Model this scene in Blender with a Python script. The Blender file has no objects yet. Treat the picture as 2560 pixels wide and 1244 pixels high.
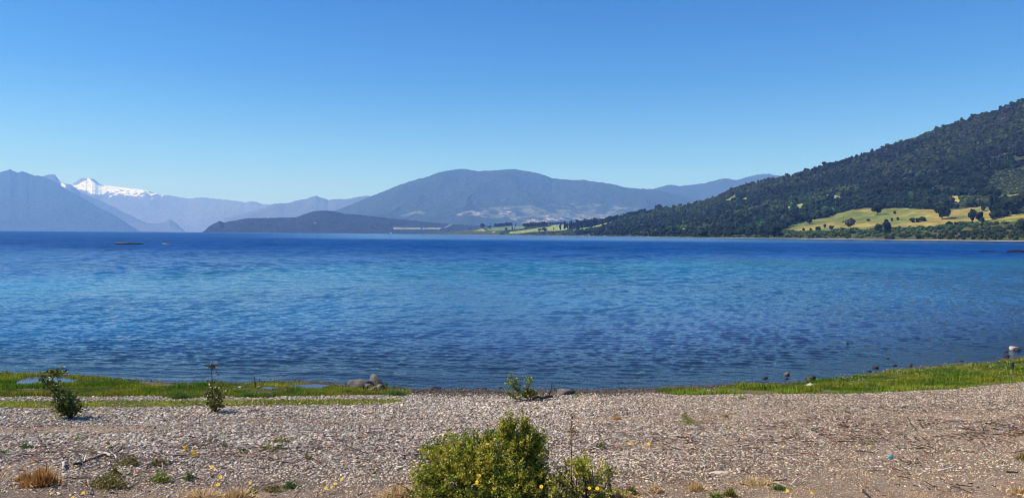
import bpy, math
import numpy as np
from mathutils import Matrix, Vector

# ------------------------------------------------------------------ camera, sky, sun
SC = bpy.context.scene
COL = SC.collection
F, CX, CY = 1849.0, 1280.0, 622.0          # focal length and centre of the photograph in its own pixels
CAMZ = 3.6
PITCH = math.atan(36.4 / F)
ROLL = math.atan(0.0075)
R0 = np.array([1.0, 0, 0]); U0 = np.array([0, math.sin(PITCH), math.cos(PITCH)])
FW = np.array([0, math.cos(PITCH), -math.sin(PITCH)])
RR = math.cos(ROLL) * R0 + math.sin(ROLL) * U0
UU = -math.sin(ROLL) * R0 + math.cos(ROLL) * U0
cam = bpy.data.cameras.new('camera'); camo = bpy.data.objects.new('camera', cam); COL.objects.link(camo)
cam.sensor_width = 36.0; cam.lens = F / 2560 * 36.0
cam.clip_start = 0.1; cam.clip_end = 80000
camo.matrix_world = Matrix([[RR[0], UU[0], -FW[0], 0], [RR[1], UU[1], -FW[1], 0], [RR[2], UU[2], -FW[2], CAMZ], [0, 0, 0, 1]])
SC.camera = camo

SUN_EL, SUN_AZ = math.radians(50), math.radians(-88)   # azimuth measured from the view direction (+Y), negative = left
world = bpy.data.worlds.new('World'); SC.world = world; world.use_nodes = True
nt = world.node_tree; bg = nt.nodes['Background']
sky = nt.nodes.new('ShaderNodeTexSky'); sky.sky_type = 'NISHITA'; sky.sun_disc = False
sky.sun_elevation = SUN_EL; sky.sun_rotation = SUN_AZ
sky.altitude = 300; sky.air_density = 1.0; sky.dust_density = 0.4; sky.ozone_density = 2.5
tcw = nt.nodes.new('ShaderNodeTexCoord'); sx = nt.nodes.new('ShaderNodeSeparateXYZ'); nt.links.new(tcw.outputs['Generated'], sx.inputs[0])
grade = nt.nodes.new('ShaderNodeValToRGB'); gr_ = grade.color_ramp.elements           # the camera's vivid, contrasty blue, by height in the sky
while len(gr_) < 5: gr_.new(0.5)
for k, (p, c) in enumerate(((0.0, (0.34, 0.54, 0.78)), (0.1, (0.27, 0.50, 0.70)), (0.2, (0.125, 0.38, 0.645)), (0.3, (0.07, 0.315, 0.62)), (1.0, (0.07, 0.31, 0.62)))):
    gr_[k].position = p; gr_[k].color = (*c, 1)
nt.links.new(sx.outputs[2], grade.inputs[0])
mw = nt.nodes.new('ShaderNodeMix'); mw.data_type = 'RGBA'; mw.blend_type = 'MULTIPLY'; mw.inputs[0].default_value = 1.0
nt.links.new(sky.outputs[0], mw.inputs[6]); nt.links.new(grade.outputs[0], mw.inputs[7]); nt.links.new(mw.outputs[2], bg.inputs[0]); bg.inputs[1].default_value = 0.15
sun = bpy.data.lights.new('sun', 'SUN'); sun.energy = 5.0; sun.angle = math.radians(0.53); sun.color = (1.0, 0.93, 0.85)
suno = bpy.data.objects.new('sun', sun); COL.objects.link(suno)
sd = Vector((math.sin(SUN_AZ) * math.cos(SUN_EL), math.cos(SUN_AZ) * math.cos(SUN_EL), math.sin(SUN_EL)))
suno.rotation_euler = sd.to_track_quat('Z', 'Y').to_euler()
SC.view_settings.view_transform = 'Standard'; SC.view_settings.look = 'None'
SC.view_settings.exposure = 0.5; SC.view_settings.gamma = 1.0
SC.render.engine = 'CYCLES'
SC.cycles.use_denoising = True; SC.cycles.pixel_filter_type = 'BLACKMAN_HARRIS'; SC.cycles.filter_width = 1.1
SC.cycles.max_bounces = 6; SC.cycles.diffuse_bounces = 2; SC.cycles.glossy_bounces = 2
SC.cycles.transparent_max_bounces = 12; SC.cycles.volume_bounces = 1
SC.cycles.caustics_reflective = False; SC.cycles.caustics_refractive = False

# ------------------------------------------------------------------ helpers
def ray(px, py):
    """slope of the line of sight through a photo pixel: x/y and (z-CAMZ)/y"""
    u = (np.asarray(px, float) - CX) / F; v = (CY - np.asarray(py, float)) / F
    d = [FW[k] + u * RR[k] + v * UU[k] for k in range(3)]
    return d[0] / d[1], d[2] / d[1]

def proj(x, y, z):
    z = z - CAMZ
    a = x * RR[0] + y * RR[1] + z * RR[2]; b = x * UU[0] + y * UU[1] + z * UU[2]; c = x * FW[0] + y * FW[1] + z * FW[2]
    c = np.where(np.abs(c) < 1e-6, 1e-6, c)
    return CX + F * a / c, CY - F * b / c

def _h(ix, iy, seed):
    n = (ix.astype(np.int64) * 374761393 + iy.astype(np.int64) * 668265263 + seed * 974634777) & 0x7fffffff
    n = ((n ^ (n >> 13)) * 1274126177) & 0x7fffffff
    n = ((n ^ (n >> 16)) * 668265263) & 0x7fffffff
    return ((n ^ (n >> 15)) & 0xffff) / 65535.0

def vnoise(x, y, seed=0):
    x = np.asarray(x, float); y = np.asarray(y, float)
    ix = np.floor(x); iy = np.floor(y); fx = x - ix; fy = y - iy
    fx = fx * fx * (3 - 2 * fx); fy = fy * fy * (3 - 2 * fy)
    a = _h(ix, iy, seed); b = _h(ix + 1, iy, seed); c = _h(ix, iy + 1, seed); d = _h(ix + 1, iy + 1, seed)
    return (a * (1 - fx) + b * fx) * (1 - fy) + (c * (1 - fx) + d * fx) * fy

def fbm(x, y, oct=4, seed=0, gain=0.5):
    t = 0; a = 1; s = 0
    for o in range(oct):
        t = t + a * vnoise(x * 2 ** o + 17.3 * o, y * 2 ** o - 9.1 * o, seed + o); s += a; a *= gain
    return t / s

def smooth(a, b, x):
    t = np.clip((np.asarray(x, float) - a) / (b - a), 0, 1); return t * t * (3 - 2 * t)

def inpoly(px, py, poly):
    px = np.asarray(px, float); py = np.asarray(py, float); r = np.zeros(px.shape, bool); n = len(poly)
    for i in range(n):
        x1, y1 = poly[i]; x2, y2 = poly[(i + 1) % n]
        if y1 == y2: continue
        c = (y1 > py) != (y2 > py)
        r ^= c & (px < (x2 - x1) * (py - y1) / (y2 - y1) + x1)
    return r

def mk(name, V, Fc, mat, col=None, parent=None, smoothed=False, extra=None):
    """one mesh object from numpy arrays; Fc = (m,k) array or list of such arrays"""
    V = np.ascontiguousarray(V, np.float32)
    Fs = Fc if isinstance(Fc, list) else [Fc]
    Fs = [np.asarray(f, np.int32) for f in Fs if len(f)]
    me = bpy.data.meshes.new(name)
    me.vertices.add(len(V)); me.vertices.foreach_set('co', V.ravel())
    idx = np.concatenate([f.ravel() for f in Fs]); tot = np.concatenate([np.full(len(f), f.shape[1], np.int32) for f in Fs])
    st = np.concatenate([[0], np.cumsum(tot)[:-1]]).astype(np.int32)
    me.loops.add(len(idx)); me.loops.foreach_set('vertex_index', idx)
    me.polygons.add(len(tot)); me.polygons.foreach_set('loop_start', st)
    me.update(calc_edges=True)
    me.polygons.foreach_set('use_smooth', np.full(len(tot), bool(smoothed)))
    def att(nm, c):
        c = np.asarray(c, np.float32)
        if c.ndim == 1: me.attributes.new(nm, 'FLOAT', 'POINT').data.foreach_set('value', c)
        else:
            c = np.concatenate([c[:, :3], np.ones((len(c), 1), np.float32)], 1)
            me.attributes.new(nm, 'FLOAT_COLOR', 'POINT').data.foreach_set('color', c.ravel())
    if col is not None: att('col', col)
    for k, v in (extra or {}).items(): att(k, v)
    me.materials.append(mat)
    o = bpy.data.objects.new(name, me); COL.objects.link(o)
    if parent is not None: o.parent = parent
    return o

def tag(o, label=None, cat=None, group=None, kind=None):
    if label: o['label'] = label
    if cat: o['category'] = cat
    if group: o['group'] = group
    if kind: o['kind'] = kind
    return o

def empty(name, loc, label, cat, group=None):
    o = bpy.data.objects.new(name, None); COL.objects.link(o); o.location = loc; o.empty_display_size = 0.1
    return tag(o, label, cat, group)

def grid_faces(nr, nc):
    i = np.arange(nr - 1)[:, None] * nc + np.arange(nc - 1)[None, :]
    return np.stack([i, i + 1, i + nc + 1, i + nc], -1).reshape(-1, 4)

def ico(sub):
    import bmesh
    bm = bmesh.new(); bmesh.ops.create_icosphere(bm, subdivisions=sub, radius=1.0)
    V = np.array([v.co[:] for v in bm.verts]); Fc = np.array([[v.index for v in f.verts] for f in bm.faces]); bm.free()
    return V, Fc
ICO1, ICO2, ICO3, ICO4 = ico(1), ico(2), ico(3), ico(4)

def rotz_mats(a):
    c, s = np.cos(a), np.sin(a); z = np.zeros_like(a); o = np.ones_like(a)
    return np.stack([np.stack([c, -s, z], -1), np.stack([s, c, z], -1), np.stack([z, z, o], -1)], -2)

def rand_rots(n, rg):
    q = rg.normal(size=(n, 4)); q /= np.linalg.norm(q, axis=1, keepdims=True)
    w, x, y, z = q.T
    return np.stack([np.stack([1 - 2 * (y * y + z * z), 2 * (x * y - z * w), 2 * (x * z + y * w)], -1),
                     np.stack([2 * (x * y + z * w), 1 - 2 * (x * x + z * z), 2 * (y * z - x * w)], -1),
                     np.stack([2 * (x * z - y * w), 2 * (y * z + x * w), 1 - 2 * (x * x + y * y)], -1)], -2)

def stamp(base, P, S, Rm, jitter=0.0, rg=None):
    """copies of a base mesh baked into arrays: positions P(n,3), scales S(n,3), rotations Rm(n,3,3)"""
    BV, BF = base; n = len(P); k = len(BV)
    V = np.repeat(BV[None], n, 0)
    if jitter: V = V * (1 + jitter * rg.normal(size=(n, k, 1)).clip(-2, 2))
    V = V * S[:, None, :]
    V = np.einsum('nij,nkj->nki', Rm, V) + P[:, None, :]
    Fc = BF[None] + (np.arange(n) * k)[:, None, None]
    return V.reshape(-1, 3), Fc.reshape(-1, BF.shape[1])

def tube(pts, rads, sides=6):
    pts = np.asarray(pts, float); rads = np.broadcast_to(np.asarray(rads, float), (len(pts),))
    V = []; 
    for i, p in enumerate(pts):
        d = pts[min(i + 1, len(pts) - 1)] - pts[max(i - 1, 0)]; d = d / (np.linalg.norm(d) + 1e-9)
        a = np.cross(d, [0.3, 0.9, 0.2]); a /= np.linalg.norm(a) + 1e-9; b = np.cross(d, a)
        for k in range(sides):
            t = 2 * math.pi * k / sides; V.append(p + rads[i] * (math.cos(t) * a + math.sin(t) * b))
    n = len(pts); Fc = []
    for i in range(n - 1):
        for k in range(sides):
            j = (k + 1) % sides; Fc.append((i * sides + k, i * sides + j, (i + 1) * sides + j, (i + 1) * sides + k))
    V.append(pts[0]); V.append(pts[-1]); c0 = n * sides
    caps = [(c0, (k + 1) % sides, k) for k in range(sides)] + [(c0 + 1, (n - 1) * sides + k, (n - 1) * sides + (k + 1) % sides) for k in range(sides)]
    return np.array(V), np.array(Fc), np.array(caps)

def join(parts):
    """parts: list of (V, quads, tris) -> V, [quads, tris]"""
    Vs, Q, T, C, o = [], [], [], [], 0
    for p in parts:
        V, q, t = p[0], p[1], p[2]
        Vs.append(V)
        if q is not None and len(q): Q.append(np.asarray(q) + o)
        if t is not None and len(t): T.append(np.asarray(t) + o)
        o += len(V)
    return np.concatenate(Vs), [np.concatenate(Q) if Q else np.zeros((0, 4), int), np.concatenate(T) if T else np.zeros((0, 3), int)]

# ------------------------------------------------------------------ materials
def new_mat(name):
    m = bpy.data.materials.new(name); m.use_nodes = True
    return m, m.node_tree, m.node_tree.nodes['Principled BSDF']

def attr(nt, name):
    a = nt.nodes.new('ShaderNodeAttribute'); a.attribute_name = name; return a

def noise(nt, scale, detail=4, rough=0.55, vec=None):
    n = nt.nodes.new('ShaderNodeTexNoise'); n.inputs['Scale'].default_value = scale
    n.inputs['Detail'].default_value = detail; n.inputs['Roughness'].default_value = rough
    if vec is not None: nt.links.new(vec, n.inputs['Vector'])
    return n

def ramp(nt, src, stops):
    r = nt.nodes.new('ShaderNodeValToRGB'); e = r.color_ramp.elements
    while len(e) < len(stops): e.new(0.5)
    for k, (p, c) in enumerate(stops):
        e[k].position = p; e[k].color = (c[0], c[1], c[2], 1) if not isinstance(c, (int, float)) else (c, c, c, 1)
    nt.links.new(src, r.inputs[0]); return r

def mixc(nt, a, b, fac, mode='MIX'):
    m = nt.nodes.new('ShaderNodeMix'); m.data_type = 'RGBA'; m.blend_type = mode
    for s, v in ((m.inputs[6], a), (m.inputs[7], b), (m.inputs[0], fac)):
        if isinstance(v, bpy.types.NodeSocket): nt.links.new(v, s)
        else: s.default_value = v if isinstance(v, (int, float)) else (v[0], v[1], v[2], 1)
    return m.outputs[2]

def coord(nt, scale=(1, 1, 1)):
    t = nt.nodes.new('ShaderNodeNewGeometry'); m = nt.nodes.new('ShaderNodeMapping')
    m.inputs['Scale'].default_value = scale; nt.links.new(t.outputs['Position'], m.inputs['Vector']); return m.outputs[0]

def m_col(name, rough=0.9, spec=0.2, noise_scale=None, var=0.3, bump=None, translucent=0.0, sheen=0):
    """base colour from the 'col' attribute, varied by a noise in world space"""
    m, nt, b = new_mat(name)
    c = attr(nt, 'col').outputs['Color']
    if noise_scale:
        n = noise(nt, noise_scale, 5, 0.6, coord(nt))
        r = ramp(nt, n.outputs[0], [(0.3, 1 - var), (0.7, 1 + var)])
        c = mixc(nt, c, r.outputs[0], 1.0, 'MULTIPLY')
    nt.links.new(c, b.inputs['Base Color']); b.inputs['Roughness'].default_value = rough
    b.inputs['Specular IOR Level'].default_value = spec
    if bump:
        n2 = noise(nt, bump[0], 6, 0.6, coord(nt)); bp = nt.nodes.new('ShaderNodeBump')
        bp.inputs['Strength'].default_value = 1.0; bp.inputs['Distance'].default_value = bump[1]
        nt.links.new(n2.outputs[0], bp.inputs['Height']); nt.links.new(bp.outputs[0], b.inputs['Normal'])
    if translucent:
        t = nt.nodes.new('ShaderNodeBsdfTranslucent'); nt.links.new(c, t.inputs[0])
        mx = nt.nodes.new('ShaderNodeMixShader'); mx.inputs[0].default_value = translucent
        out = nt.nodes['Material Output']
        nt.links.new(b.outputs[0], mx.inputs[1]); nt.links.new(t.outputs[0], mx.inputs[2]); nt.links.new(mx.outputs[0], out.inputs[0])
    return m

def m_plain(name, c, rough=0.8, noise_scale=8, var=0.3, bump=None, spec=0.3):
    m, nt, b = new_mat(name)
    n = noise(nt, noise_scale, 6, 0.6, coord(nt))
    r = ramp(nt, n.outputs[0], [(0.3, [v * (1 - var) for v in c]), (0.7, [v * (1 + var) for v in c])])
    nt.links.new(r.outputs[0], b.inputs['Base Color']); b.inputs['Roughness'].default_value = rough
    b.inputs['Specular IOR Level'].default_value = spec
    if bump:
        n2 = noise(nt, bump[0], 8, 0.65, coord(nt)); bp = nt.nodes.new('ShaderNodeBump')
        bp.inputs['Distance'].default_value = bump[1]; nt.links.new(n2.outputs[0], bp.inputs['Height']); nt.links.new(bp.outputs[0], b.inputs['Normal'])
    return m

M_GROUND = m_col('beach_soil', 0.95, 0.1, 26.0, 0.5, bump=(38.0, 0.05))
M_PEBBLE = m_col('pebble_stone', 0.85, 0.25, 30.0, 0.25)
M_GRASS = m_col('grass_blade', 0.6, 0.25, None, translucent=0.35)
M_LEAF = m_col('leaf', 0.45, 0.4, None, translucent=0.3)
M_TWIG = m_col('dry_twig', 0.85, 0.15, None)
M_CROWN = m_col('tree_crown', 0.8, 0.15, None, translucent=0.15)
M_HILL = m_col('hill_ground', 0.95, 0.05, 0.05, 0.3, bump=(0.12, 4.0))
M_MOUNT = m_col('mountain_forest', 1.0, 0.0, 0.012, 0.45, bump=(0.014, 22.0))
M_ROCK = m_plain('boulder_stone', (0.15, 0.13, 0.12), 0.85, 5, 0.45, (9, 0.06))
M_WETROCK = m_plain('wet_dark_stone', (0.022, 0.019, 0.02), 0.5, 6, 0.4, (18, 0.02), 0.3)
M_PALE = m_plain('pale_stone', (0.42, 0.36, 0.29), 0.85, 9, 0.2, (14, 0.015))
M_BARK = m_plain('bark', (0.06, 0.045, 0.035), 0.9, 20, 0.4, (40, 0.005))
M_DRIFT = m_plain('driftwood', (0.42, 0.37, 0.33), 0.9, 25, 0.3, (60, 0.003))
M_DARKWOOD = m_plain('wet_driftwood', (0.05, 0.04, 0.035), 0.8, 25, 0.3, (60, 0.003))
M_WALL = m_plain('white_house_wall', (0.75, 0.72, 0.66), 0.8, 1, 0.05)
M_ROOFL = m_plain('pale_roof', (0.55, 0.48, 0.47), 0.6, 1, 0.1)
M_ROOFO = m_plain('ochre_roof', (0.55, 0.36, 0.18), 0.6, 1, 0.1)
M_DARKWALL = m_plain('timber_wall', (0.09, 0.06, 0.05), 0.8, 1, 0.2)
M_BOAT = m_plain('white_hull', (0.75, 0.75, 0.76), 0.4, 1, 0.03)
M_YEL = m_plain('yellow_petals', (0.80, 0.52, 0.02), 0.6, 40, 0.1)
M_STEM = m_plain('green_stem', (0.12, 0.14, 0.03), 0.7, 40, 0.2)
M_BLUE = m_plain('blue_plastic', (0.03, 0.30, 0.42), 0.4, 10, 0.1)

# ------------------------------------------------------------------ terrain of the beach
SHORE_PX = [(-300, 925), (-100, 930), (0, 932), (120, 936), (200, 940), (330, 950), (440, 958), (600, 959), (700, 952), (800, 953), (860, 961), (990, 970),
            (1050, 973), (1280, 975), (1500, 975), (1650, 970), (1750, 965), (1850, 959), (1960, 957), (2080, 947), (2170, 934), (2230, 925),
            (2350, 913), (2480, 906), (2510, 898), (2560, 892), (2700, 884), (2900, 876)]
_sx, _sy = [], []
for p in SHORE_PX:
    s, e = ray(*p); y = -CAMZ / e; _sx.append(s * y); _sy.append(y)
_sx = np.array([-4000] + _sx + [60, 4000]); _sy = np.array([60] + _sy + [32, 900])
def shore(x): return np.interp(x, _sx, _sy)

PUDDLES = [('puddle', [(34, 953), (66, 943), (110, 941), (170, 946), (205, 949), (180, 954), (130, 958), (80, 960), (45, 958)]),
           ('puddle', [(705, 966), (735, 962), (790, 960), (825, 963), (800, 969), (740, 970)]),
           ('puddle', [(650, 970), (668, 967), (690, 968), (705, 971), (680, 973)])]
def base_h(x, y):
    u = shore(x) - y
    up = 0.03 * u + 0.0062 * u * u
    far = 0.03 * 10.5 + 0.0062 * 110 + (u - 10.5) * 0.16 
    up = np.where(u > 10.5, np.minimum(far, 2.2 + 0.01 * (u - 10.5)), up)
    dn = 0.035 * u - 0.0009 * u * u
    dn = np.where(u < -19, -1.0 + 0.12 * (u + 19), dn)
    z = np.where(u >= 0, up, np.maximum(dn, -30))
    z = z + 0.02 * (fbm(x * 0.8, y * 0.8, 3, 5) - 0.5) * smooth(0.2, 1.5, u)
    z = z + 0.03 * (fbm(x * 4, y * 6, 3, 8) - 0.5) * smooth(1.0, 3, u) * (u < 30)
    return z
def hit(px, py, fn=None):
    fn = fn or base_h
    s, e = ray(px, py)
    lo, hi = 2.0, 60.0
    y = 5.0
    while y < 60:
        if CAMZ + e * y < fn(np.array(s * y), np.array(y)): break
        y += 0.1
    lo, hi = y - 0.1, y
    for _ in range(20):
        m = (lo + hi) / 2
        if CAMZ + e * m < fn(np.array(s * m), np.array(m)): hi = m
        else: lo = m
    return np.array([s * hi, hi, float(fn(np.array(s * hi), np.array(hi)))])
PUD = []
for nm, poly in PUDDLES:
    w = np.array([hit(*p) for p in poly]); PUD.append((w[:, :2], float(w[:, 2].min()) + 0.012))
def ground_h(x, y):
    z = base_h(x, y)
    for w, zl in PUD:
        c = w.mean(0); m = inpoly(x, y, [tuple(c + (q - c) * 1.03) for q in w])
        z = np.where(m, np.minimum(z, zl - 0.03), z)
    return z
def gpt(px, py): return hit(px, py, ground_h)

def zones(x, y):
    """what the ground is made of at x,y (numpy): grass amounts and soil amounts, laid out on the beach"""
    z = base_h(x, y); px, py = proj(x, y, z)
    j = (fbm(x * 1.3, y * 1.3, 3, 31) - 0.5)
    wob = j * 9
    top_l = np.interp(px, [-300, 0, 330, 440, 600, 700, 830, 870, 990, 1025], [925, 934, 950, 959, 960, 966, 966, 968, 970, 975])
    bot_l = np.interp(px, [-300, 0, 120, 400, 440, 500, 520, 600, 670, 700, 850, 1000, 1025], [992, 992, 991, 990, 996, 994, 984, 993, 995, 990, 988, 987, 984])
    gl = (py > top_l - 1 + wob * 0.3) & (py < bot_l + wob * 0.5) & (px < 1024)
    strip = (py > 1003 + wob * .3 - np.interp(px, [0, 1000], [0, 5])) & (py < np.interp(px, [-300, 0, 500, 900, 1005], [1021, 1020, 1016, 1012, 1004]) + wob * .4) & (px < 1006)
    top_r = np.interp(px, [1640, 1750, 1850, 1960, 2080, 2170, 2230, 2350, 2480, 2510, 2560, 2900], [976, 968, 962, 959, 950, 937, 928, 916, 909, 901, 894, 876])
    bot_r = np.interp(px, [1640, 1700, 1800, 2050, 2150, 2300, 2400, 2500, 2560, 2900], [982, 987, 985, 984, 983, 975, 970, 960, 954, 925])
    gr = (py > top_r + wob * 0.3) & (py < bot_r + wob * .4) & (px > 1640) & ((px > 1790) | (j * 2 + vnoise(x * 2, y * 3, 3) > 0.45))
    alg = (py > np.interp(px, [560, 640, 700, 860], [962, 956, 955, 964])) & (py < top_l) & (px > 560) & (px < 850)
    pud = np.zeros(np.shape(px), bool)
    for w, zl in PUD: pud |= inpoly(x, y, [tuple(q) for q in w])
    soil = np.zeros(np.shape(px))
    def blob(cx, cy, rx, ry, a):
        d = ((px - cx) / rx) ** 2 + ((py - cy) / ry) ** 2 + wob * 0.12
        return a * smooth(1.2, 0.5, d)
    for b in ((90, 1074, 170, 10, 1), (270, 1072, 130, 8, .9), (420, 1068, 100, 7, .6), (660, 1052, 120, 8, .7), (840, 1054, 200, 8, .5), (1540, 1046, 160, 7, .6),
              (1730, 1044, 160, 12, .6), (2050, 1040, 250, 9, .45), (2400, 1040, 220, 14, .55), (900, 985, 60, 4, .9), (960, 982, 60, 3, .9), (80, 1175, 110, 30, .7),
              (640, 1135, 90, 14, .7), (380, 1180, 90, 12, .5), (2440, 1095, 180, 18, .8), (2150, 1090, 160, 14, .6), (1640, 1115, 120, 16, .6), (1900, 1105, 150, 14, .5),
              (500, 1235, 260, 20, .6), (1100, 1235, 500, 30, .5), (1900, 1225, 500, 26, .55), (2350, 1180, 260, 40, .4), (150, 1019, 90, 3, .9)):
        soil = np.maximum(soil, blob(*b))
    soil = np.maximum(soil, 0.35 * smooth(1150, 1244, py) + 0.4 * smooth(1300, 2400, px) * smooth(1000, 1060, py) * (0.5 + fbm(x * 0.9, y * 1.6, 3, 19)))
    return px, py, gl & ~pud, strip, gr, alg & ~pud, np.clip(soil, 0, 1), pud

def lerp_(a, b, t): return a + (b - a) * t[..., None]
# one sheet: fine where the beach is seen, coarse out to the horizon
xs = np.concatenate([-np.geomspace(50000, 24, 28), np.arange(-23, 25.01, 0.06), np.geomspace(26, 50000, 28)])
ys = np.concatenate([[-3000, -300, -60, -20, -8, -2, 1, 3], np.arange(4.5, 26, 0.05), np.geomspace(26.5, 52000, 56)])
X, Y = np.meshgrid(xs, ys); Z = ground_h(X, Y)
px, py, gl, st, gr, alg, soil, pud = zones(X, Y)
U = shore(X) - Y
c = np.array([0.12, 0.095, 0.08])[None, None] * np.ones(X.shape + (1,))
brown = np.array([0.34, 0.245, 0.17]); c = c + (brown - c) * soil[..., None]
c = np.where(((gl | gr))[..., None], lerp_(np.array([0.055, 0.060, 0.012]), np.array([0.15, 0.115, 0.07]), smooth(0.58, 0.72, fbm(X * 1.4, Y * 2.2, 4, 202))), c)
c = np.where(st[..., None], np.array([0.16, 0.15, 0.03]), c)
c = np.where(alg[..., None], np.array([0.22, 0.19, 0.03]), c)
wet = smooth(0.9, 0.2, U + 0.5 * (fbm(X * 1.5, Y * 1.5, 3, 70) - 0.5)); c = c * (1 - 0.72 * wet * (~(gl | gr)))[..., None]
c = np.where((U < -0.2)[..., None], np.array([0.055, 0.05, 0.045]) , c)
c = c * (0.75 + 0.5 * fbm(X * 3, Y * 3, 3, 77))[..., None]
ground = mk('ground', np.stack([X, Y, Z], -1).reshape(-1, 3), grid_faces(len(ys), len(xs)), M_GROUND, c.reshape(-1, 3), smoothed=True)
tag(ground, kind='structure')

# ------------------------------------------------------------------ water
def water_mat():
    m, nt, b = new_mat('lake_water')
    out = nt.nodes['Material Output']
    body = attr(nt, 'body').outputs['Color']
    n0 = noise(nt, 1.0, 9, 0.78, coord(nt, (0.07, 0.035, 1)))
    ripple_gloss = ramp(nt, n0.outputs[0], [(0.36, 0.35), (0.5, 0.95), (0.64, 1.75)]).outputs[0]
    body = mixc(nt, body, ramp(nt, n0.outputs[0], [(0.38, 0.72), (0.62, 1.3)]).outputs[0], 1.0, 'MULTIPLY')  # light and dark of the wave groups painted into the body colour
    nt.links.new(body, b.inputs['Base Color'])
    b.inputs['IOR'].default_value = 1.33
    nt.links.new(attr(nt, 'rough').outputs['Fac'], b.inputs['Roughness']); nt.links.new(mixc(nt, attr(nt, 'gloss').outputs['Color'], ripple_gloss, 1.0, 'MULTIPLY'), b.inputs['Specular IOR Level'])
    heights = []
    for sc_, dist in (((1.2, 3.2, 1), 0.16), ((4.5, 11, 1), 0.05), ((0.18, 0.5, 1), 0.55)):
        n = noise(nt, 1.0, 3, 0.6, coord(nt, sc_)); mm = nt.nodes.new('ShaderNodeMath'); mm.operation = 'MULTIPLY'
        nt.links.new(n.outputs[0], mm.inputs[0]); mm.inputs[1].default_value = dist; heights.append(mm.outputs[0])
    a = nt.nodes.new('ShaderNodeMath'); a.operation = 'ADD'; nt.links.new(heights[0], a.inputs[0]); nt.links.new(heights[1], a.inputs[1])
    a2 = nt.nodes.new('ShaderNodeMath'); a2.operation = 'ADD'; nt.links.new(a.outputs[0], a2.inputs[0]); nt.links.new(heights[2], a2.inputs[1])
    bp = nt.nodes.new('ShaderNodeBump'); bp.inputs['Distance'].default_value = 1.0
    nt.links.new(a2.outputs[0], bp.inputs['Height']); nt.links.new(attr(nt, 'chop').outputs['Fac'], bp.inputs['Strength'])
    nt.links.new(bp.outputs[0], b.inputs['Normal'])
    # shallow water: the diffuse body thins out and the bed shows through, only the gloss stays
    gl_ = nt.nodes.new('ShaderNodeBsdfGlossy'); gl_.inputs['Roughness'].default_value = 0.05; nt.links.new(bp.outputs[0], gl_.inputs['Normal'])
    tr = nt.nodes.new('ShaderNodeBsdfTransparent'); tr.inputs[0].default_value = (0.55, 0.75, 0.8, 1)
    fr = nt.nodes.new('ShaderNodeFresnel'); fr.inputs[0].default_value = 1.33; nt.links.new(bp.outputs[0], fr.inputs['Normal'])
    cl = nt.nodes.new('ShaderNodeMixShader'); nt.links.new(fr.outputs[0], cl.inputs[0]); nt.links.new(tr.outputs[0], cl.inputs[1]); nt.links.new(gl_.outputs[0], cl.inputs[2])
    mx = nt.nodes.new('ShaderNodeMixShader'); nt.links.new(attr(nt, 'clear').outputs['Fac'], mx.inputs[0])
    nt.links.new(b.outputs[0], mx.inputs[1]); nt.links.new(cl.outputs[0], mx.inputs[2]); nt.links.new(mx.outputs[0], out.inputs[0])
    return m
M_WATER = water_mat()
wy = np.concatenate([np.geomspace(14.0, 520, 1200), np.geomspace(524, 52000, 90)])
ws = np.concatenate([[-1.9, -1.4], np.arange(-1.15, -0.761, 0.003), np.arange(-0.76, 0.7601, 0.0014), np.arange(0.763, 1.15, 0.003), [1.4, 1.9]])
S_, Yw = np.meshgrid(ws, wy); Xw = S_ * Yw
rg = np.random.default_rng(4)
Zw = np.zeros_like(Xw); dyl = np.gradient(wy)[:, None]
fam = [(0.12, 0.66, 95, 0.0, 0.0), (0.8, 2.6, 34, 30.0, 75.0), (2.2, 6.5, 30, 80.0, 180.0)]   # ripples, then the longer chop that reads further out
for l0, l1, nw, ya, yb in fam:
    for k in range(nw):  # noqa
        lam = l0 * (l1 / l0) ** rg.random(); th = rg.normal() * (0.55 if lam < 0.45 else 0.36) + 0.10
        amp = 0.0034 * lam * (0.6 + 0.8 * rg.random()) * (1.25 if ya else 1.0) * lam ** -0.12
        kk = 2 * math.pi / lam; ph = rg.random() * 6.28
        f = kk * (Xw * math.sin(th) + Yw * math.cos(th)) + ph
        Zw += amp * (np.sin(f) + 0.25 * np.sin(2 * f + 1.2)) * smooth(2.0, 4.0, lam / dyl) * (smooth(ya, yb, Yw) if ya else 1.0)
depth_u = Yw - shore(Xw)
gust = 0.55 + 0.9 * fbm(Xw * 0.06, Yw * 0.04, 3, 12)
Zw *= gust * (0.25 + 0.75 * smooth(0, 4, depth_u)) * smooth(510, 400, Yw)
Zw += 0.001
for b0, w0, a0 in ((1.3, 0.25, 0.035), (3.2, 0.35, 0.03)):
    q = depth_u - b0 - 0.8 * (fbm(Xw * 0.35, Yw * 0.1, 2, 60) - 0.5)
    Zw += a0 * np.exp(-(q / w0) ** 2) * smooth(0.45, 0.7, vnoise(Xw * 0.25, Yw * 0 + b0, 61))
deep = np.array([0.001, 0.038, 0.17]); turq = np.array([0.004, 0.092, 0.18]); mid = np.array([0.009, 0.062, 0.15]); near = np.array([0.019, 0.036, 0.098])
def lerp(a, b, t): return a + (b - a) * t[..., None]
n1 = fbm(Xw * 0.01, Yw * 0.02, 3, 20) - 0.5
sh = Yw / (1 + 0.55 * S_) * (1 + 0.35 * n1)       # the shelf lies closer in on the right
body = np.ones(Xw.shape + (1,)) * deep
body = lerp(body, turq, smooth(112, 72, sh))
body = lerp(body, mid, smooth(70, 50, sh)); body = lerp(body, near, smooth(40, 20, sh))
rough = 0.06 + 0.32 * smooth(25, 220, Yw)
calm = smooth(330, 620, Yw) * smooth(-0.42, -0.1, S_ - 0.1 * n1) 
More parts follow.
